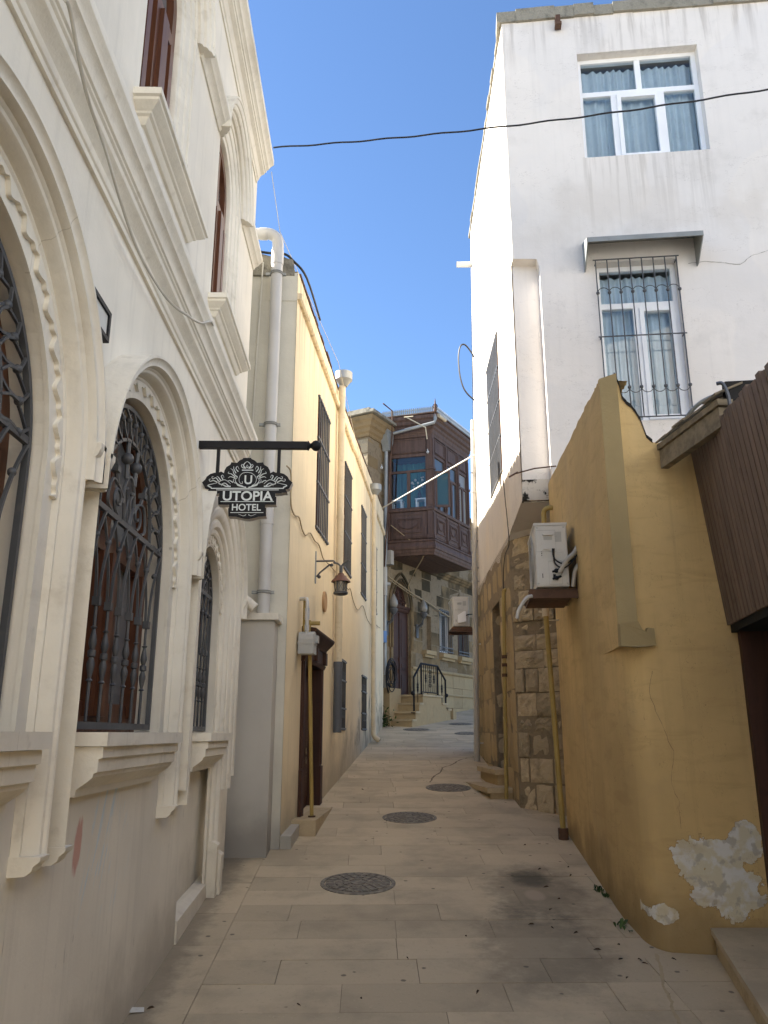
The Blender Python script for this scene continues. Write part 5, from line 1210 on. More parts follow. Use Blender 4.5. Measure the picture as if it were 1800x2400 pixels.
# ------------------------------------------------------------------ air conditioners
def ac(P, wd, ht, ln_, label, full=True):
    """P: near lower lane-side corner; side panel faces the camera, fan grille faces the lane"""
    t = empty('air_conditioner', P, label, 'air conditioner', 'air conditioner units bracketed to the right hand walls')
    x, y, z = P
    b = MB(); b.box(x, x+wd, y, y+ln_, z, z+ht); c = b.build('casing', M['ac'], t)
    bev = c.modifiers.new('bevel', 'BEVEL'); bev.width = .012; bev.segments = 2
    b = MB(); b.box(x+.015, x+wd-.015, y-.004, y+.0, z+.02, z+ht-.03); b.box(x-.006, x+wd+.004, y-.008, y+ln_+.004, z+ht-.02, z+ht+.004)
    b.box(x+.05, x+wd*.6, y-.012, y-.003, z+ht*.56, z+ht*.88); b.box(x+.07, x+wd*.55, y-.03, y-.011, z+ht*.80, z+ht*.84); b.box(x+.07, x+wd*.42, y-.024, y-.011, z+ht*.58, z+ht*.61)
    for k in range(3): b.box(x+.05, x+wd*.85, y-.008, y-.003, z+ht*(.46+.035*k), z+ht*(.475+.035*k))
    b.box(x+.12, x+wd*.68, y-.012, y-.003, z+.05, z+ht*.36); b.build('side_panel', M['ac'], t)
    b = MB(); b.box(x+.075, x+wd*.53, y-.014, y-.0115, z+ht*.73, z+ht*.79); b.box(x+wd*.62, x+wd*.82, y-.006, y-.0035, z+ht*.70, z+ht*.86); b.build('data_plate', M['meter'], t)
    b = MB()
    for a, c_ in ((.05, .28), (.05, .08)): b.box(x+a, x+a+.006, y-.0075, y-.0035, z+c_, z+c_+.04)
    b.box(x+wd*.5, x+wd*.58, y-.018, y-.0115, z+.07, z+.11); b.build('vent_slot', M['slot'], t)
    b = MB()
    for q in ((.035, .64, .545, .548), (.035, .64, .885, .888), (.035, .042, .548, .885), (.633, .64, .548, .885), (.38, .78, .035, .038), (.38, .78, .395, .398), (.38, .387, .038, .395), (.773, .78, .038, .395)): b.box(x+wd*q[0], x+wd*q[1], y-.0065, y-.0035, z+ht*q[2], z+ht*q[3]+.002)
    for a, c_ in ((.05, .05), (.93, .05), (.08, .93), (.9, .93)): b.box(x+wd*a-.006, x+wd*a+.006, y-.0085, y-.0035, z+ht*c_-.006, z+ht*c_+.006)
    b.build('seam', M['meter'], t)
    b = MB(); cy, cz = y+ln_*.45, z+ht*.5
    for rr in [.03+.03*i for i in range(8)]: b.tube([V(x-.012, cy+rr*math.cos(a), cz+rr*math.sin(a)) for a in [2*math.pi*i/24 for i in range(24)]], .004, 4, closed=True)
    for i in range(10): a = 2*math.pi*i/10; b.tube([V(x-.01, cy, cz), V(x-.01, cy+.25*math.cos(a), cz+.25*math.sin(a))], .004, 4)
    b.build('fan_grille', M['meter'], t)
    return t
t = ac(V(1.495, 7.0, 3.10), .285, .58, .78, 'nearest air conditioner on a rusty bracket over the gas pipe')
x, y, z = 1.495, 7.0, 3.10; t.rotation_euler[2] = R(-7)
b = MB()
for k in (0, 1): yy = y+.03+k*.62; b.box(x-.07, 1.955, yy, yy+.045, z-.065, z-.012); b.box(1.845+.055*k, 1.885+.055*k, yy-.01, yy+.06, z-.1, z+.42-.25*k)
b.box(x-.06, 1.8, y+.02, y+.7, z-.085, z-.066); b.box(x-.08, x+.4, y+.0, y+.02, z-.10, z-.04); b.build('bracket', M['rust_iron'], t)
b = MB(); b.tube(smooth_path([V(x-.05, y, z-.08), V(x-.10, y-.02, z-.10), V(x-.17, y-.03, z-.2), V(x-.19, y-.03, z-.28)], 5), .016, 8); b.build('drain_hose', M['pipe_white'], t, smooth=50)
b = MB(); b.tube(smooth_path([V(x+.20, y-.05, z+.12), V(x+.26, y-.09, z+.22), V(x+.34, y-.06, z+.30), V(x+.40, y-.02, z+.43), V(x+.42, y, z+.48)], 5), .022, 8); b.tube(smooth_path([V(x+.31, y, z+.0), V(x+.34, y-.03, z+.15), V(x+.42, y-.02, z+.25)], 4), .018, 8); b.build('wrapped_pipe', M['pipe_grey'], t, smooth=50)
b = MB()
for dx in (0, .012): b.tube(smooth_path([V(x+.15+dx, y-.025, z+.34), V(x+.16, y-.05, z+.24-dx*3), V(x+.24, y-.08, z+.19-dx*3), V(x+.35, y-.07, z+.26), V(x+.40, y-.02, z+.40)], 5), .0075, 5)
b.tube(smooth_path([V(x+.42, y, z+.47), V(x+.43, y-.01, z+.40), V(x+.46, y+.02, z+.36), V(x+.50, y+.05, z+.34)], 4), .016, 6); b.tube([V(x+.43, y, z+.66), V(x+.43, y, z+.46)], .009, 6)
for c_ in ((.17, .14), (.17, .075)):
    b.ball(V(x+c_[0], y-.02, z+c_[1]), .02, 8); b.tube([V(x+c_[0]-.035, y-.03, z+c_[1]-.01), V(x+c_[0]+.04, y-.03, z+c_[1]+.015)], .010, 6)
b.build('cabling', M['cable_black'], t, smooth=60)
t = ac(V(1.515, 14.3, 3.69), .29, .53, .7, 'farther air conditioner beside the grey downpipe')
b = MB(); b.box(1.48, 1.95, 14.3, 14.36, 3.60, 3.66); b.box(1.48, 1.95, 14.8, 14.86, 3.60, 3.66); b.box(1.5, 1.85, 14.31, 14.9, 3.655, 3.685); b.build('bracket', M['rust_iron'], t)
b = MB(); b.prism([V(1.59, 14.28, 3.74), V(1.59, 14.28, 3.88), V(1.70, 14.28, 3.95), V(1.735, 14.28, 3.95), V(1.74, 14.28, 3.77)], V(0, -.06, 0)); b.build('valve_cover', M['pvc'], t)
b = MB(); b.tube(smooth_path([V(1.74, 14.26, 3.88), V(1.80, 14.26, 3.9), V(1.92, 14.3, 3.9)], 4), .01, 6); b.build('cabling', M['cable_black'], t)

# ------------------------------------------------------------------ unseen house added behind the viewer, turned to bounce sunlight into the lane
bk = empty('added_rear_house', (4, -9, -.9), 'plain unseen house added behind the viewer to bounce sunlight', 'house')
a = R(-24); ca, sa = math.cos(a), math.sin(a); o = V(-1.15, -9.5, -2)
b = MB(); b.prism([o, o+V(24*ca, -24*sa, 0), o+V(24*ca+6*sa, -24*sa-6*ca, 0), o+V(6*sa, -6*ca, 0)], V(0, 0, 16)); b.build('wall', M['rear'], bk)

def crack(fr_pts, nrm, parent, mat, wd=.0016):
    b = MB(); pts = []
    q = random.Random(len(fr_pts))
    for p, n_ in zip(fr_pts, fr_pts[1:]):
        for k in range(5): pts.append(p.lerp(n_, k/5)+V(0, 0, q.uniform(-.006, .006))+nrm.cross(V(0, 0, 1))*q.uniform(-.006, .006))
    for a, c in zip(pts, pts[1:]):
        d = (c-a).normalized(); s_ = d.cross(nrm)*wd*q.uniform(.4, 1.3); b.quad(a+s_, a-s_, c-s_, c+s_)
    b.build('crack', mat, parent)
op = lambda px, py: on_plane(px, py, V(0, 5.336 if py > 1560 else 5.345, 0), V(0, 1, 0))+V(0, -.004, 0)
crack([op(*q) for q in ((1527, 1572), (1520, 1620), (1550, 1700), (1578, 1760), (1572, 1830), (1590, 1880), (1598, 1960))], V(0, -1, 0), ow, M['rust_iron'], .0009)
crack([WFR(*on(WFR, *q), .003) for q in ((1612, 618), (1650, 612), (1690, 616), (1735, 620), (1760, 600), (1800, 588), (1850, 575))], WFR.W, wh, M['roof_edge'], .003)
# ------------------------------------------------------------------ stone house at the head of the lane
sh = empty('stone_house', STN(1.5, 2.2), 'old limestone house at the head of the lane with a carved doorway', 'house')
ZD = 2.74
DOOR = (.72, 1.68, 2.3, 4.92); W1 = (3.48, 4.32, 4.02, 5.22); W2 = (4.72, 5.48, 4.02, 5.0); NI = (2.44, 2.96, 4.0, 4.92)
b = MB(); top = 9.55
def win_holes(fr, rs): return rs
outer = [(-.46, 1.6), (12, 1.6), (12, 8.05), (3.35, 8.05), (3.35, top), (-.46, top)]
holes = [[STN(a, c), STN(d, c), STN(d, e), STN(a, e)] for a, d, c, e in (W1, W2, NI)]
doorloop = arch_loop(STN, 1.20, 4.94, .485, 2.3, 16); doorloop_pts = doorloop
def pointed(c, zs, r, zb, w=0, k=1.25, n=12):
    L = [STN(c-r, zb, w), STN(c-r, zs, w)]
    for i in range(1, n+1): t = i/n; L.append(STN(c-r*math.cos(t*math.pi/2), zs+r*k*math.sin(t*math.pi/2)*(1+.18*t*t), w))
    return L+[STN(2*c-1*0, 0)]*0+[STN(c+r*math.cos((1-i/n)*math.pi/2), zs+r*k*math.sin((1-i/n)*math.pi/2)*(1+.18*(1-i/n)**2), w) for i in range(1, n+1)]+[STN(c+r, zb, w)]
b.sheet([[STN(*p) for p in outer]]+holes+[pointed(1.20, 4.94, .485, 2.3)])
reveal(b, STN, lambda w: pointed(1.20, 4.94, .485, 2.3, w), 0, -.28)
for a, d, c, e in (W1, W2):
    L = [(a, c), (d, c), (d, e), (a, e)]
    for i in range(4): p, q = L[i], L[(i+1) % 4]; b.quad(STN(*p), STN(*q), STN(*q, -.22), STN(*p, -.22))
a, d, c, e = NI; L = [(a, c), (d, c), (d, e), (a, e)]
for i in range(4): p, q = L[i], L[(i+1) % 4]; b.quad(STN(*p), STN(*q), STN(*q, -.12), STN(*p, -.12))
b.quad(*[STN(*p, -.12) for p in L])
b.quad(STN(-.46, top, 0), STN(3.35, top, 0), STN(3.35, top, -5), STN(-.46, top, -5)); b.quad(STN(3.35, 8, 0), STN(3.35, top, 0), STN(3.35, top, -5), STN(3.35, 8, -5)); b.quad(STN(3.35, 8.05, 0), STN(12, 8.05, 0), STN(12, 8.05, -5), STN(3.35, 8.05, -5))
b.quad(STE(0, 1.6, -.02), STE(5, 1.6, -.02), STE(5, top, -.02), STE(0, top, -.02))
b.build('wall', M['mortar'], sh)
b = MB()
skipf = lambda a, c, d, e: any(c > r[0]-.02 and a < r[1]+.02 and e > r[2]-.02 and d < r[3]+.02 for r in (W1, W2, NI, (.66, 1.74, 2.3, 5.72)))
def ash(b, u0, u1, v0, v1, seed): stonework(b, STN, lambda v: (u0, u1), v0, v1, (.30, .36), (.45, .75), gap=.009, depth=.016, jit=.006, seed=seed, rough=1)
ash(b, -.45, .70, 2.3, top, 1); ash(b, 1.70, 2.43, 3.50, 4.95, 2); ash(b, 2.97, 3.47, 3.5, 5.25, 3); ash(b, 4.33, 4.71, 3.5, 5.25, 4); ash(b, 5.49, 9, 3.5, 5.25, 5); ash(b, 1.70, 3.4, 4.96, 5.25, 6); ash(b, 1.70, 2.42, 5.25, 6.1, 7); ash(b, 2.42, 9, 5.26, 6.12, 8); ash(b, 2.97, 3.47, 3.5, 3.98, 9); ash(b, 2.44, 2.97, 3.5, 3.86, 10); ash(b, 3.47, 5.6, 3.5, 3.86, 14); ash(b, .70, 1.70, 5.86, 6.12, 11); ash(b, .7, 3.34, 6.13, top, 12); ash(b, 3.36, 9, 6.3, 8.0, 13); ash(b, 4.70, 5.5, 5.03, 5.26, 15)
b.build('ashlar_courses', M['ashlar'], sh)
b = MB(); stonework(b, STE, lambda v: (.0, 1.6), 5.5, 9.0, (.3, .42), (.35, .7), depth=.03, jit=.03, seed=5); b.build('rough_end_stones', M['rough'], sh)
b = MB(); ashp = lambda u0, u1, v0, v1, s_: stonework(b, STN, lambda v: (u0, u1), v0, v1, (.5, .62), (.6, .8), gap=.004, depth=.045, jit=.003, seed=s_, rough=1)
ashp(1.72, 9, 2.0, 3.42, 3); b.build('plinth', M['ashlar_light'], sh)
b = MB(); b.sweep(STN, [(3.42, 0), (3.42, .06), (3.45, .085), (3.49, .085), (3.50, .05), (3.52, 0)], 1.72, 9); b.sweep(STN, [(2.84, 0), (2.84, .055), (2.87, .07), (2.90, .055), (2.90, 0)], 2.6, 9); b.build('plinth_band', M['ashlar_light'], sh)
b = MB(); b.sweep(STN, [(6.10, 0), (6.10, .03), (6.13, .05), (6.16, .06), (6.17, .09), (6.22, .12), (6.24, .15), (6.29, .15), (6.31, 0)], 2.3, 9); b.build('string_course', M['ashlar'], sh)
CORN = [(9.05, 0), (9.05, .03), (9.12, .05), (9.16, .10), (9.24, .12), (9.28, .18), (9.36, .20), (9.42, .26), (9.52, .27), (9.55, 0)]
b = MB(); b.sweep(STN, CORN, -.46, .62, m0=1); b.sweep(STE, CORN, 0, 2.0, m0=1); b.build('cornice', M['ashlar'], sh)
b = MB(); b.sweep(STN, [(v-1.3, w) for v, w in CORN], 3.36, 9); b.build('cornice', M['ashlar'], sh)
b = MB(); b.prism([STN(-.8, 9.55, .35), STN(.64, 9.55, .35), STN(.64, 9.55, -1.5), STN(-.8, 9.55, -1.5)], V(0, 0, .07)); 
r2.seed(6)
for i in range(9): u = -.75+i*.15; b.fbox(STN, u, u+.14, 9.621, 9.64+r2.uniform(0, .07), -.5, .28-r2.uniform(0, .1))
b.build('flat_roof', M['roof_edge'], sh)
# doorway
b = MB(); b.fbox(STN, .715, 1.685, 2.3, 4.86, -.12, -.05); dr = b.build('door', M['door_wood'], sh)
b = MB()
for a, c in ((.80, 1.16), (1.24, 1.60)):
    for d, e in ((2.86, 3.30), (3.40, 3.58), (3.68, 4.72)): b.fbox(STN, a, c, d, e, -.049, -.034); b.fbox(STN, a+.05, c-.05, d+.04, e-.04, -.035, -.024)
b.fbox(STN, 1.175, 1.225, 2.76, 4.80, -.049, -.015); b.build('door_panels', M['brown_wood'] if False else M['door_wood'], dr)
b = MB(); b.sweep(STN, [(4.84, -.12), (4.84, -.02), (4.88, .0), (4.92, .01), (4.93, .03), (4.99, .05), (5.0, -.12)], .716, 1.684); b.build('transom', M['door_wood'], dr)
b = MB(); b.sheet([pointed(1.20, 4.95, .48, 4.94, -.10)]); 
for sg_ in (-1, 1):
    for r0, cu, cv in ((.13, .16, .17), (.09, .33, .12), (.08, .10, .38)):
        b.tube([STN(1.2+sg_*(cu+r0*(1-i/20)*math.cos(i*.55)), 4.98+cv+r0*(1-i/20)*math.sin(i*.55), -.08) for i in range(20)], .018, 5)
b.tube([STN(1.2, 5.0, -.08), STN(1.2, 5.5, -.08)], .03, 6); b.build('carved_tympanum', M['door_wood'], dr)
b = MB()
for k, (r_, w_) in enumerate(((.50, .05), (.60, .03))):
    L = [p for p in pointed(1.20, 4.94, r_, 3.9, w_)]
    b.tube(L, .028 if k == 0 else .035, 6)
for u in (.68, 1.72): b.fbox(STN, u-.05, u+.05, 2.74, 3.9, .0, .05)
b.build('door_surround', M['ashlar'], sh, smooth=50)
for r, n in ((W1, 7), (W2, 6)):
    u0, u1, v0, v1 = r; f = MB()
    for q in ((u0, u0+.06, v0, v1), (u1-.06, u1, v0, v1), ((u0+u1)/2-.03, (u0+u1)/2+.03, v0, v1), (u0+.06, u1-.06, v0, v0+.06), (u0+.06, u1-.06, v1-.06, v1)): f.fbox(STN, *q, -.19, -.14)
    wn = f.build('window', M['pvc'] if r is W1 else M['bay_wood'], sh)
    g = MB(); g.quad(STN(u0, v0, -.18), STN(u1, v0, -.18), STN(u1, v1, -.18), STN(u0, v1, -.18)); g.build('pane', M['glass_dark'], wn)
    g = MB()
    for i in range(n): u = u0+(u1-u0)*(i+.5)/n; g.tube([STN(u, v0, .03), STN(u, v1, .03)], .010, 6)
    for t in (.03, .12, .85, .97): g.fbox(STN, u0-.02, u1+.02, v0+(v1-v0)*t-.012, v0+(v1-v0)*t+.012, .018, .042)
    for i in range(n-1): u = u0+(u1-u0)*(i+1)/n; g.tube([STN(u+.04*math.cos(a), v0+(v1-v0)*.91+.045*math.sin(a), .03) for a in [2*math.pi*k/10 for k in range(10)]], .006, 4, closed=True)
    g.build('window_grille', M['iron'], wn, smooth=50)
for u0, u1 in ((3.44, 4.36), (4.68, 5.52), (2.40, 3.0)):
    g = MB(); g.fbox(STN, u0, u1, 3.87, 3.98, .0, .14); g.fbox(STN, u0+.04, u1-.04, 3.80, 3.87, .0, .08); g.build('window_sill', M['ashlar_light'], sh)
# wooden bay window
bay = MB(); U0, U1, WD = .66, 3.06, 1.18
UA = .46; U0 = .74
_e = (STN(U0, 0, WD)-STN(UA, 0, 0)); _n = V(_e.y, -_e.x, 0); _n = _n if _n.dot(FD) < 0 else -_n
BE = Frame(STN(UA, 0, 0), _e, _n); WE = _e.length       # end face towards the camera, u = 0..WD
BO = Frame(STN(U0, 0, WD), FD, FN)       # outer face, u = 0..2.4
BL = U1-U0
def plan(k, z): return [STN(UA+k, z, 0), STN(U1-k, z, 0), STN(U1-k, z, WD-k), STN(U0+k*1.2, z, WD-k)]
bay.prism(plan(.02, 6.14), V(0, 0, .36)); bay.prism(plan(.03, 6.501), V(0, 0, .78)); bay.prism(plan(.03, 8.74), V(0, 0, .92)); bay.fbox(STN, UA+.05, U1-.05, 7.2, 8.8, .001, .03)
by = bay.build('bay_window', M['bay_wood'], sh)
LM = [(6.12, 0), (6.12, .02), (6.16, .03), (6.20, .05), (6.26, .055), (6.27, .08), (6.33, .085), (6.38, .07), (6.45, .05), (6.46, .075), (6.50, .075), (6.51, 0)]
for fr, L in ((BE, WE), (BO, BL)): m = MB(); m.sweep(fr, [(v, w*1.0) for v, w in LM], 0, L, m0=0 if fr is BE else 1, m1=1 if fr is BE else 0); m.build('base_moulding', M['bay_wood'], by)
HM = [(9.24, 0), (9.24, .015), (9.30, .02), (9.34, .04), (9.42, .045), (9.46, .08), (9.52, .085), (9.56, .14), (9.64, .15), (9.68, .2), (9.76, .21), (9.78, 0)]
for fr, L in ((BE, WE), (BO, BL)): m = MB(); m.sweep(fr, HM, 0, L, m0=0 if fr is BE else 1, m1=1 if fr is BE else 0); m.build('eaves_moulding', M['bay_wood'], by)
SM = [(7.26, 0), (7.26, .03), (7.29, .04), (7.32, .04), (7.34, .015), (7.35, 0)]
for fr, L in ((BE, WE), (BO, BL)): m = MB(); m.sweep(fr, SM, 0, L, m0=0 if fr is BE else 1, m1=1 if fr is BE else 0); m.build('sill_moulding', M['bay_wood'], by)
m = MB(); r2.seed(14)
for i in range(10): w0 = .02+i*.115; m.fbox(STN, UA+.03+(U0-UA)*(w0+.11)/WD, U1-.03, 6.115+r2.uniform(0, .006), 6.138, w0, w0+.108, r2.random())
m.build('soffit_boards', M['bay_wood'], by)
posts = [(BE, 0, .10, -.0), (BE, WE-.13, WE+.012, 0)]+[(BO, a, c, 0) for a, c in ((0.0, .13), (.80, .90), (1.56, 1.66), (BL-.10, BL))]
for fr, a, c, _ in posts:
    m = MB(); m.fbox(fr, a, c, 6.52, 9.24, -.10, .012); m.fbox(fr, a+.02, c-.02, 6.62, 7.2, .0125, .03); m.fbox(fr, a+.02, c-.02, 7.4, 8.32, .0125, .028); m.fbox(fr, a+.02, c-.02, 8.42, 9.18, .0125, .028); m.fbox(fr, a-.01, c+.01, 8.34, 8.40, -.08, .045); m.fbox(fr, a-.005, c+.005, 6.53, 6.62, -.05, .06)
    for k in range(14): m.ball(fr((a+c)/2, 7.46+k*.06, .03), .012, 6)
    m.build('post', M['bay_wood'], by)
def bay_panel(fr, a, c, parent, carved=True):
    m = MB(); m.fbox(fr, a+.02, c-.02, 6.56, 7.24, -.03, .0); mx = (a+c)/2; hw = (c-a)*.34
    for q in ((a+.05, c-.05, 6.60, 6.63), (a+.05, c-.05, 7.17, 7.20), (a+.05, a+.075, 6.63, 7.17), (c-.075, c-.05, 6.63, 7.17)): m.fbox(fr, *q, .0, .014)
    for q in ((mx-hw, mx+hw, 6.70, 6.725), (mx-hw, mx+hw, 7.065, 7.09), (mx-hw, mx-hw+.022, 6.725, 7.065), (mx+hw-.022, mx+hw, 6.725, 7.065)): m.fbox(fr, *q, .0, .024)
    # carved swag
    m.tube([fr(mx+hw*.8*math.cos(t), 7.03-.22*abs(math.sin(t))**.8, .014) for t in [math.pi*i/12 for i in range(13)]], .013, 5)
    for t in range(7): m.ball(fr(mx-hw*.7+hw*1.4*t/6, 7.03+.008*(t % 2), .012), .018, 6)
    for sg_ in (-1, 1): m.tube([fr(mx+sg_*(hw*.72+.035*math.cos(k*.6)*(1-k/14)), 6.82+.035*math.sin(k*.6)*(1-k/14), .012) for k in range(12)], .008, 4)
    m.build('lower_panel', M['bay_wood'], parent)
    m = MB(); m.fbox(fr, a+.02, c-.02, 8.82, 9.22, -.02, .0)
    for q in ((a+.04, c-.04, 8.84, 8.865), (a+.04, c-.04, 9.175, 9.20), (a+.04, a+.065, 8.865, 9.175), (c-.065, c-.04, 8.865, 9.175)): m.fbox(fr, *q, .0, .015)
    m.build('upper_panel', M['bay_wood'], parent)
def casement(fr, a, c, parent, glass_m, opened=False):
    m = MB(); mx = (a+c)/2
    for q in ((a, c, 8.30, 8.36), (a, c, 8.72, 8.80), (a, c, 7.33, 7.37), (a, a+.04, 7.37, 8.30), (c-.04, c, 7.37, 8.30), (mx-.04, mx+.04, 7.37, 8.30), (a, a+.04, 8.36, 8.72), (c-.04, c, 8.36, 8.72)): m.fbox(fr, *q, -.06, -.01)
    m.build('casement_frame', M['bay_wood'], parent)
    for q in ((a+.04, mx-.04, 7.37, 8.30), (mx+.04, c-.04, 7.37, 8.30), (a+.04, c-.04, 8.36, 8.72)):
        g = MB(); g.quad(fr(q[0], q[2], -.04), fr(q[1], q[2], -.04), fr(q[1], q[3], -.04), fr(q[0], q[3], -.04)); g.build('pane', glass_m, parent)
casement(BE, .10, WE-.13, by, M['glass_clear']); bay_panel(BE, .10, WE-.13, by)
for i, (a, c) in enumerate(((.13, .80), (.90, 1.56), (1.66, BL-.10))): casement(BO, a, c, by, M['glass_dark'] if i < 2 else M['glass_milk']); bay_panel(BO, a, c, by)
# an open leaf on the first bay
m = MB(); OP = Frame(BO(.14, 0, .02), (BO.U*.45+BO.W*.9), (BO.U*.9-BO.W*.45))
for q in ((0, .38, 7.36, 7.42), (0, .38, 8.26, 8.32), (0, .05, 7.42, 8.26), (.33, .38, 7.42, 8.26)): m.fbox(OP, *q, -.018, .018)
m.build('open_leaf', M['bay_wood'], by); m = MB(); m.quad(OP(.05, 7.42), OP(.33, 7.42), OP(.33, 8.26), OP(.05, 8.26)); m.build('pane', M['glass_teal'], by)
# a curtain, two white stools and a spray of flowers behind the end panes
m = MB(); n = 60; pts = []
for i in range(n+1):
    u = .06+(WE-.2)*i/n; ww = -.55+.03*math.sin(u*45)+.015*math.sin(u*17); pts += [BE(u, 7.30, ww), BE(u, 8.72, ww)]
m.add(pts, [(2*i, 2*i+2, 2*i+3, 2*i+1) for i in range(n)]); m.build('curtain', M['curtain_teal'], by, smooth=70)
for uu, lab in ((.24, 'small white stool behind the left pane of the wooden bay'), (.88, 'small white stool behind the right pane of the wooden bay, under flowers')):
    t = empty('stool', BE(uu, 7.3, -.25), lab, 'stool', 'white stools inside the wooden bay')
    m = MB(); m.fbox(BE, uu-.15, uu+.15, 7.60, 7.64, -.38, -.14); m.build('seat', M['pvc'], t)
    for du in (-.12, .12):
        for dw in (-.35, -.17): m = MB(); m.fbox(BE, uu+du-.02, uu+du+.02, 7.29, 7.60, dw-.02, dw+.02); m.build('leg', M['pvc'], t)
t = empty('flower_vase', BE(.82, 7.64, -.26), 'vase of white flowers on a stool inside the wooden bay', 'vase')
m = MB(); m.lathe([(.03, 0), (.06, .06), (.05, .14), (.025, .2), (.03, .23)], BE(.82, 7.642, -.26), seg=12); m.build('vase', M['slot'], t, smooth=50)
m = MB(); mb2 = MB(); q = random.Random(4)
for k in range(12):
    e = BE(.82+q.uniform(-.2, .12), 7.95+q.uniform(0, .32), -.26+q.uniform(-.06, .06)); m.tube([BE(.82, 7.85, -.26), e], .006, 4); mb2.ball(e, q.uniform(.022, .04), 7)
m.build('stems', M['leaf'], t); mb2.build('blossom', M['paper'], t, smooth=60)
# roof, fretted cresting and gutter
m = MB(); m.prism([STN(UA-.2, 9.78, -.1), STN(U1+.05, 9.78, -.1), STN(U1+.05, 9.78, WD+.22), STN(U0-.2, 9.78, WD+.22)], V(0, 0, .03)); m.build('bay_roof', M['rust_iron'], by)
m = MB()
def cresting(fr, a, c, w):
    n = int((c-a)/.055)
    for i in range(n):
        u = a+.055*i; m.prism([fr(u, 9.81, w), fr(u+.05, 9.81, w), fr(u+.045, 9.88, w), fr(u+.05, 9.93, w), fr(u+.025, 9.985, w), fr(u, 9.93, w), fr(u+.005, 9.88, w)], fr.W*.006)
    m.fbox(fr, a, c, 9.808, 9.83, w-.006, w+.012); m.fbox(fr, a, c, 9.895, 9.91, w-.003, w+.009)
cresting(BE, -.05, WE+.2, .2); cresting(BO, -.2, BL+.02, .22)
m.build('cresting', M['zinc'], by)
m = MB(); c0 = STN(U0-.2, 9.8, WD+.22); m.lathe([(.03, 0), (.05, .04), (.03, .1), (.045, .14), (.02, .22), (.012, .3), (.0, .38)], c0, seg=8)
for k in range(4): m.tube(smooth_path([c0+V(0, 0, .08), c0+V(.06*math.cos(k*1.57), .06*math.sin(k*1.57), .13), c0+V(.03*math.cos(k*1.57), .03*math.sin(k*1.57), .2)], 4), .01, 4)
m.build('finial', M['rust_iron'], by, smooth=50)
m = MB(); g0 = BE(.02, 9.30, .19); g1 = BE(WE+.12, 9.52, .19)
m.tube([g0, g1, g1+V(.03, .0, .10), g1+V(.03, 0, .22)], .042, 10); m.build('gutter', M['zinc'], by, smooth=50)
m = MB(); m.tube([BO(-.06, 9.74, .24), BO(.35, 9.74, .24)], .05, 10); m.build('gutter_stub', M['pipe_cream'], by, smooth=50)
m = MB(); m.tube([BE(.62, 9.72, .25), BE(WE-.10, 9.40, .22), BE(WE-.09, 9.12, .10)], .016, 6); m.tube([BE(.55, 9.74, .22), BE(.80, 9.72, .26)], .014, 6); m.build('bracket_arm', M['pipe_cream'], by)
# cameras on the house
for nm, P, lab in (('camera', BE(WE-.09, 8.78, .07), 'small white security camera on the bay window corner post'), ('camera', STN(.05, 8.35, .1), 'small white security camera on the stone pier beside the bay')):
    t = empty('security_camera', P, lab, 'camera', 'security cameras on the stone house')
    m = MB(); m.tube([P, P+V(0, -.10, -.03)], .032, 10); m.build('body', M['pvc'], t, smooth=50)
    m = MB(); m.tube([P+V(0, .08, .09), P+V(0, .01, .08), P+V(0, -.01, .02)], .014, 6); m.ball(P+V(0, -.105, -.032), .025, 8); m.build('arm', M['meter'], t)
dpu = on(STN, 904, 1200, .1)[0]
# drainpipe with ornamental hopper at the inner corner of the bay
t = empty('drainpipe', STN(.50, 2.4, .1), 'zinc drainpipe with ornate hopper beside the wooden bay', 'drainpipe')
m = MB(); m.tube([STN(dpu-.06, 3.2, .10), STN(dpu-.06, 5.9, .10), STN(dpu-.02, 6.05, .10), STN(dpu, 8.9, .12)], .05, 10); m.build('pipe', M['zinc'], t, smooth=50)
m = MB(); c0 = STN(dpu, 8.85, .14)
m.prism([c0+STN.U*x+V(0, 0, z)+STN.W*-.1 for x, z in ((-.05, 0), (.05, 0), (.08, .12), (.15, .25), (.17, .40), (.17, .58), (-.17, .58), (-.17, .40), (-.15, .25), (-.08, .12))], STN.W*.2)
for k in range(4): m.tube([c0+STN.U*(-.12+.08*k+.03*math.cos(a))+V(0, 0, .5+.03*math.sin(a))+STN.W*.105 for a in [2*math.pi*i/8 for i in range(8)]], .007, 4, closed=True)
m.build('hopper', M['zinc'], t)
m = MB(); m.tube([STN(dpu-.07, 5.1, .10), STN(dpu-.07, 5.8, .10)], .075, 10); m.fbox(STN, dpu+.05, dpu+.2, 5.9, 6.25, .05, .22); m.tube([STN(dpu-.05, 5.25, .1), STN(dpu-.05, 5.42, .1), STN(dpu+.17, 5.42, .1)], .045, 8); m.build('thick_sleeve', M['pipe_grey'], t, smooth=50)
t = empty('service_pipe', STN(.36, 2.4, .1), 'rusty service pipe running down the left edge of the stone house', 'pipe')
m = MB(); m.tube([STN(dpu-.16, 2.6, .12), STN(dpu-.12, 5.6, .12), STN(dpu+.02, 9.3, .28), STN(dpu+.02, 9.95, .28), STN(dpu-.45, 9.98, .28)], .018, 6); m.build('pipe', M['rust_iron'], t, smooth=50)
m = MB(); bx = on(STN, 895, 1523, .15)[0]; m.fbox(STN, bx, bx+.15, 3.95, 4.22, .10, .2); m.fbox(STN, bx+.15, bx+.19, 4.1, 4.18, .12, .18); tag(m.build('junction_box', M['blue']), 'small blue junction box low beside the stone doorway', 'junction box')
m = MB(); r2.seed(2)
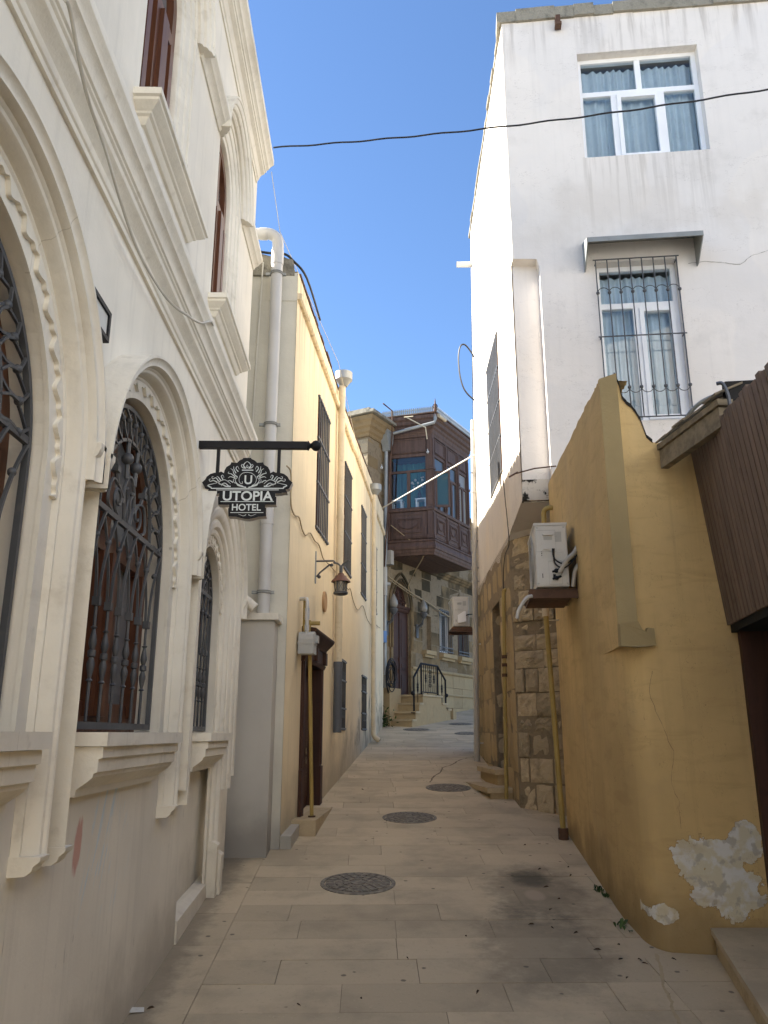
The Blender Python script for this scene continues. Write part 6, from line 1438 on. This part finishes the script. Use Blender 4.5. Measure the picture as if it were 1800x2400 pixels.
for k in range(9):
    c0 = STN(.10+r2.uniform(-.04, .04), 3.15+r2.uniform(-.1, .1), .28+k*.012); ra, rb_ = .19+r2.uniform(-.05, .05), .34+r2.uniform(-.1, .08)
    m.tube([c0+STN.U*ra*math.cos(a)+V(0, 0, rb_*math.sin(a)) for a in [2*math.pi*i/24 for i in range(24)]], .011, 5, closed=True)
tag(m.build('cable_coil', M['cable_black'], smooth=60), 'coil of black cable hung at the end of the yellow house', 'cable')
m = MB(); pts = [STN(.45, 5.62, .06), STN(1.1, 5.50, .06), STN(1.9, 5.36, .06), STN(2.8, 5.25, .06), STN(3.6, 5.10, .06), STN(4.3, 5.02, .06)]
m.tube(smooth_path(pts, 4), .02, 5); m.tube(smooth_path([p+V(0, 0, -.06) for p in pts[:3]], 4), .012, 5); tag(m.build('cable', M['cable_tan'], smooth=60), 'bundled cables slung across the stone wall above the door', 'cable')
m = MB(); m.tube(smooth_path([STN(.35, 6.9, .2), STN(.6, 6.6, .5), STN(.75, 6.2, .9), STN(1.1, 5.85, .5), STN(1.5, 5.6, .1), STN(1.55, 5.4, .08)], 5), .012, 5); tag(m.build('cable', M['cable_tan'], smooth=60), 'loose cable dropping under the wooden bay to the door arch', 'cable')
# globe lamps on brackets either side of the door
for u, z, lab in ((on(STN, 921, 1412, .2)[0], on(STN, 921, 1425, .2)[1], 'white flame-shaped globe lamp left of the carved doorway'), (on(STN, 991, 1430, .2)[0], on(STN, 991, 1436, .2)[1], 'white flame-shaped globe lamp right of the carved doorway')):
    t = empty('wall_lamp', STN(u, z-.5, 0), lab, 'wall lamp', 'globe lamps beside the carved doorway')
    m = MB(); m.lathe([(.055, 0), (.09, .045), (.105, .11), (.095, .18), (.06, .26), (.025, .33), (.0, .36)], STN(u, z, .22), seg=16); m.build('globe', M['glass_milk'], t, smooth=60)
    m = MB(); m.lathe([(.03, -.16), (.05, -.13), (.09, -.08), (.10, -.02), (.08, .0)], STN(u, z, .22), seg=14); m.tube(smooth_path([STN(u, z-.14, .22), STN(u, z-.28, .16), STN(u, z-.36, .05), STN(u, z-.60, .03)], 4), .02, 6); m.tube(smooth_path([STN(u, z-.22, .2), STN(u+.08, z-.3, .14), STN(u+.02, z-.38, .06)], 4), .015, 5); m.fbox(STN, u-.06, u+.06, z-.65, z-.3, .013, .04); m.build('bracket', M['iron'], t, smooth=50)
# platform stair with railing
SF = Frame(V(.98, 18.87, 0), FD, FN)     # outer side of the platform; w < 0 runs back to the facade
t = empty('platform_stair', SF(1.1, 2.0, -.4), 'limestone stair rising from both ends to a platform before the door', 'stair')
m = MB(); m.prism([SF(.62, 1.8, 0), SF(1.64, 1.8, 0), SF(1.64, 1.8, -.93), SF(.62, 1.8, -.93)], V(0, 0, .90)); 
m.prism([SF(.42, 1.6, 0), SF(.62, 1.6, 0), SF(.62, 1.6, -.93), SF(.42, 1.6, -.93)], V(0, 0, .90)); m.prism([SF(.24, 1.6, 0), SF(.42, 1.6, 0), SF(.42, 1.6, -.93), SF(.24, 1.6, -.93)], V(0, 0, .70)); m.prism([SF(.06, 1.6, 0), SF(.24, 1.6, 0), SF(.24, 1.6, -.93), SF(.06, 1.6, -.93)], V(0, 0, .52))
m.prism([SF(1.64, 1.6, 0), SF(1.95, 1.6, 0), SF(1.95, 1.6, -.93), SF(1.64, 1.6, -.93)], V(0, 0, .93)); m.prism([SF(1.95, 1.6, 0), SF(2.15, 1.6, 0), SF(2.15, 1.6, -.93), SF(1.95, 1.6, -.93)], V(0, 0, .80))
m.build('core', M['ashlar_light'], t)
for a, c, z in ((.59, 1.66, 2.70), (.40, .60, 2.50), (.21, .42, 2.30), (.03, .24, 2.12), (1.66, 1.97, 2.53), (1.97, 2.18, 2.40)):
    m = MB(); m.prism([SF(a, z, .03), SF(c, z, .03), SF(c, z, -.93), SF(a, z, -.93)], V(0, 0, .045)); m.build('tread', M['step'], t)
m = MB()
for u in (.45, .83, 1.2, 1.55, 1.9): m.fbox(SF, u, u+.008, 1.95, 2.48, .0, .004)
m.build('slab_joint', M['step'], t)
m = MB(); m.prism([SF(-.0, 1.9, -.55), SF(.55, 1.9, -.55), SF(.55, 1.9, -.94), SF(-.0, 1.9, -.94)], V(0, 0, .98)); m.build('side_block', M['ashlar_light'], t)
rl = empty('stair_railing', SF(1.1, 2.7, -.02), 'black iron railing with scrolled balusters on the platform stair', 'railing')
hr = [SF(.24, 3.12, -.04), SF(.63, 3.46, -.04), SF(1.52, 3.46, -.04), SF(1.96, 3.15, -.04)]
m = MB(); m.tube(hr, .026, 6); m.tube([SF(.63, 2.80, -.04), SF(1.52, 2.80, -.04)], .014, 6); m.build('handrail', M['black_iron'], rl, smooth=50)
for u, z0, z1 in ((.24, 2.3, 3.13), (.63, 2.74, 3.46), (1.52, 2.74, 3.46), (1.97, 2.45, 3.15)):
    m = MB(); m.tube([SF(u, z0, -.04), SF(u, z1, -.04)], .03, 4); m.fbox(SF, u-.055, u+.055, z0, z0+.02, -.09, .01)
    if u in (.24, 1.97): m.ball(SF(u+(-.05 if u < 1 else .05), z1-.38, -.04), .05, 10)
    m.build('post', M['black_iron'], rl)
for u, z0, z1, sc_ in ((.44, 2.5, 3.29, 1), (.75, 2.8, 3.46, 0), (.87, 2.8, 3.46, 1), (.99, 2.8, 3.46, 0), (1.10, 2.8, 3.46, 2), (1.21, 2.8, 3.46, 0), (1.32, 2.8, 3.46, 1), (1.43, 2.8, 3.46, 0), (1.76, 2.55, 3.29, 1)):
    m = MB(); m.tube([SF(u, z0, -.04), SF(u, z1, -.04)], .009, 5); zm = (z0+z1)/2
    if sc_ == 1:
        for s_ in (-1, 1): m.tube(smooth_path([SF(u, zm-.12, -.04), SF(u+s_*.03, zm-.06, -.04), SF(u+s_*.012, zm, -.04), SF(u+s_*.03, zm+.06, -.04), SF(u, zm+.12, -.04)], 4), .009, 5)
        m.ball(SF(u, zm, -.04), .028, 8)
    if sc_ == 2:
        for k in (-.16, -.055, .055, .16):
            for s_ in (-1, 1): m.tube([SF(u+s_*(.028+.025*math.cos(a)), zm+k+.045*math.sin(a), -.04) for a in [2*math.pi*i/10 for i in range(10)]], .008, 4, closed=True)
    m.build('baluster', M['black_iron'], rl, smooth=50)
m = MB(); m.prism([SF(2.28, 2.1, .02), SF(2.46, 2.1, .02), SF(2.46, 2.1, -.16), SF(2.28, 2.1, -.16)], V(0, 0, .36)); tag(m.build('stone_post', M['ashlar_light']), 'short square stone post at the far foot of the platform stair', 'post')

# ------------------------------------------------------------------ cables and rod over the lane
p0, p1 = V(.30, 17.6, 6.80), V(1.79, 12.9, 6.43)
b = MB(); b.tube([p0, p1], .014, 8); tag(b.build('white_conduit', M['cable_white'], smooth=50), 'straight white conduit spanning the lane before the wooden bay', 'conduit')
a, c = V(-1.02, 7.11, 7.77), V(9.0, 4.57, 7.90); b = MB(); n = 110; pts = []; r2.seed(1)
for i in range(n+1):
    t = i/n; p = a.lerp(c, t); q = on_plane(900, 1200, p, V(0, 1, 0)); pts.append(p+V(0, 0, -.42*4*t*(1-t)*.8+.006*math.sin(i*1.1)))
b.tube(pts, .0085, 6); tag(b.build('overhead_cable', M['cable_black'], smooth=50), 'black twisted cable strung across the sky from hotel cornice to the right', 'cable')

# ------------------------------------------------------------------ weeds, leaves, scraps
def weed(P, n, size, label, seed):
    q = random.Random(seed); t = empty('weed', P, label, 'weed', 'weeds growing at the foot of the walls')
    b = MB(); s_ = MB()
    for k in range(n):
        an = q.uniform(0, 6.28); el = q.uniform(.3, 1.3); L = size*q.uniform(.5, 1.0); d = V(math.cos(an)*math.cos(el), math.sin(an)*math.cos(el), math.sin(el)); sd = d.cross(V(0, 0, 1)).normalized()*L*.16
        o = P+V(q.uniform(-.4, .4)*size, q.uniform(-.8, .8)*size, 0); m1 = o+d*L*.4; m2 = o+d*L*.75-V(0, 0, L*.06); e = o+d*L-V(0, 0, L*.18); up_ = V(0, 0, L*.03)
        b.add([o, m1+sd+up_, m1, m1-sd+up_, m2+sd*.9+up_, m2, m2-sd*.9+up_, e], [(0, 2, 1), (0, 3, 2), (1, 2, 5, 4), (2, 3, 6, 5), (4, 5, 7), (5, 6, 7)], q.random())
        s_.tube([o-V(0, 0, .02), m1], .002, 4)
    b.build('leaves', M['leaf'], t); s_.build('stems', M['leaf'], t)
def wall_foot(px, py, dx=0): p = gp(px, py, 0); return p+V(dx, 0, 0)
weed(wall_foot(1462, 2178), 9, .10, 'broad-leaved weed at the rounded ochre corner', 1)
weed(wall_foot(1404, 2088), 34, .055, 'low patch of small weeds farther along the ochre wall', 2)
weed(wall_foot(1418, 2102, .01), 24, .045, 'tiny sprigs just nearer than the low weed patch', 3)
b = MB(); q = random.Random(5); P = STN(.05, gz(18.6), .55)
t = empty('shrub', V(.12, 18.75, gz(18.7)), 'dark scrubby plant growing at the left foot of the stair', 'shrub')
b = MB(); P = V(.22, 18.95, gz(18.9))
for k in range(420):
    o = P+V(q.gauss(0, .16), q.gauss(0, .12), abs(q.gauss(.14, .16))); d = V(q.uniform(-1, 1), q.uniform(-1, 1), q.uniform(-.6, 1)).normalized(); sd = d.cross(V(.3, .5, 1)).normalized()*.02
    b.add([o-d*.04, o+sd, o+d*.05, o-sd], [(0, 1, 2, 3)], q.random())
b.build('foliage', M['leaf'], t)
b = MB()
for k in range(9): a = 6.28*k/9; b.tube([P, P+V(.12*math.cos(a), .1*math.sin(a), .2), P+V(.2*math.cos(a), .16*math.sin(a), .36)], [.012, .008, .004], 5)
b.build('stems', M['rust_iron'], t)
q = random.Random(12)
def leaf(px, py, L=.04):
    P = gp(px, py, .006); an = q.uniform(0, 6.28); d = V(math.cos(an), math.sin(an), SLOPE*math.sin(an)); sd = V(-math.sin(an), math.cos(an), SLOPE*math.cos(an))*.26
    b = MB(); b.add([P-d*L, P-d*L*.3+sd*L+V(0, 0, .010), P+d*L*.4+sd*L*.9+V(0, 0, .013), P+d*L+V(0, 0, .005), P+d*L*.4-sd*L*.9+V(0, 0, .010), P-d*L*.3-sd*L+V(0, 0, .007), P+V(0, 0, .003)], [(0, 6, 1), (1, 6, 2), (2, 6, 3), (3, 6, 4), (4, 6, 5), (5, 6, 0)])
    tag(b.build('dry_leaf', M['dry']), 'small curled dry leaf lying on the paving', 'leaf', 'dry leaves scattered on the paving')
for px, py in ((1332, 2035), (1338, 2055), (1295, 2178), (1450, 2218), (1455, 2252), (1470, 2296), (1500, 2253), (1230, 1983), (1092, 2198), (1570, 2335), (1580, 2252), (1280, 2082), (1310, 2110), (1265, 2040), (1400, 2230), (700, 2360), (955, 2250), (1120, 2330), (352, 2368), (846, 2345), (850, 1852), (1512, 2262), (1350, 2190), (1245, 2170), (1290, 2135)): leaf(px, py, q.uniform(.012, .026))
P = gp(312, 2370, .004); b = MB(); b.add([P+V(x, y, SLOPE*y+z) for x, y, z in ((-.05, -.02, 0), (.0, -.035, .004), (.06, -.02, 0), (.05, .02, .006), (.02, .03, .0), (-.03, .025, .005))], [(0, 1, 2, 3, 4, 5)]); tag(b.build('paper_scrap', M['paper']), 'crumpled white paper scrap near the hotel wall', 'paper')
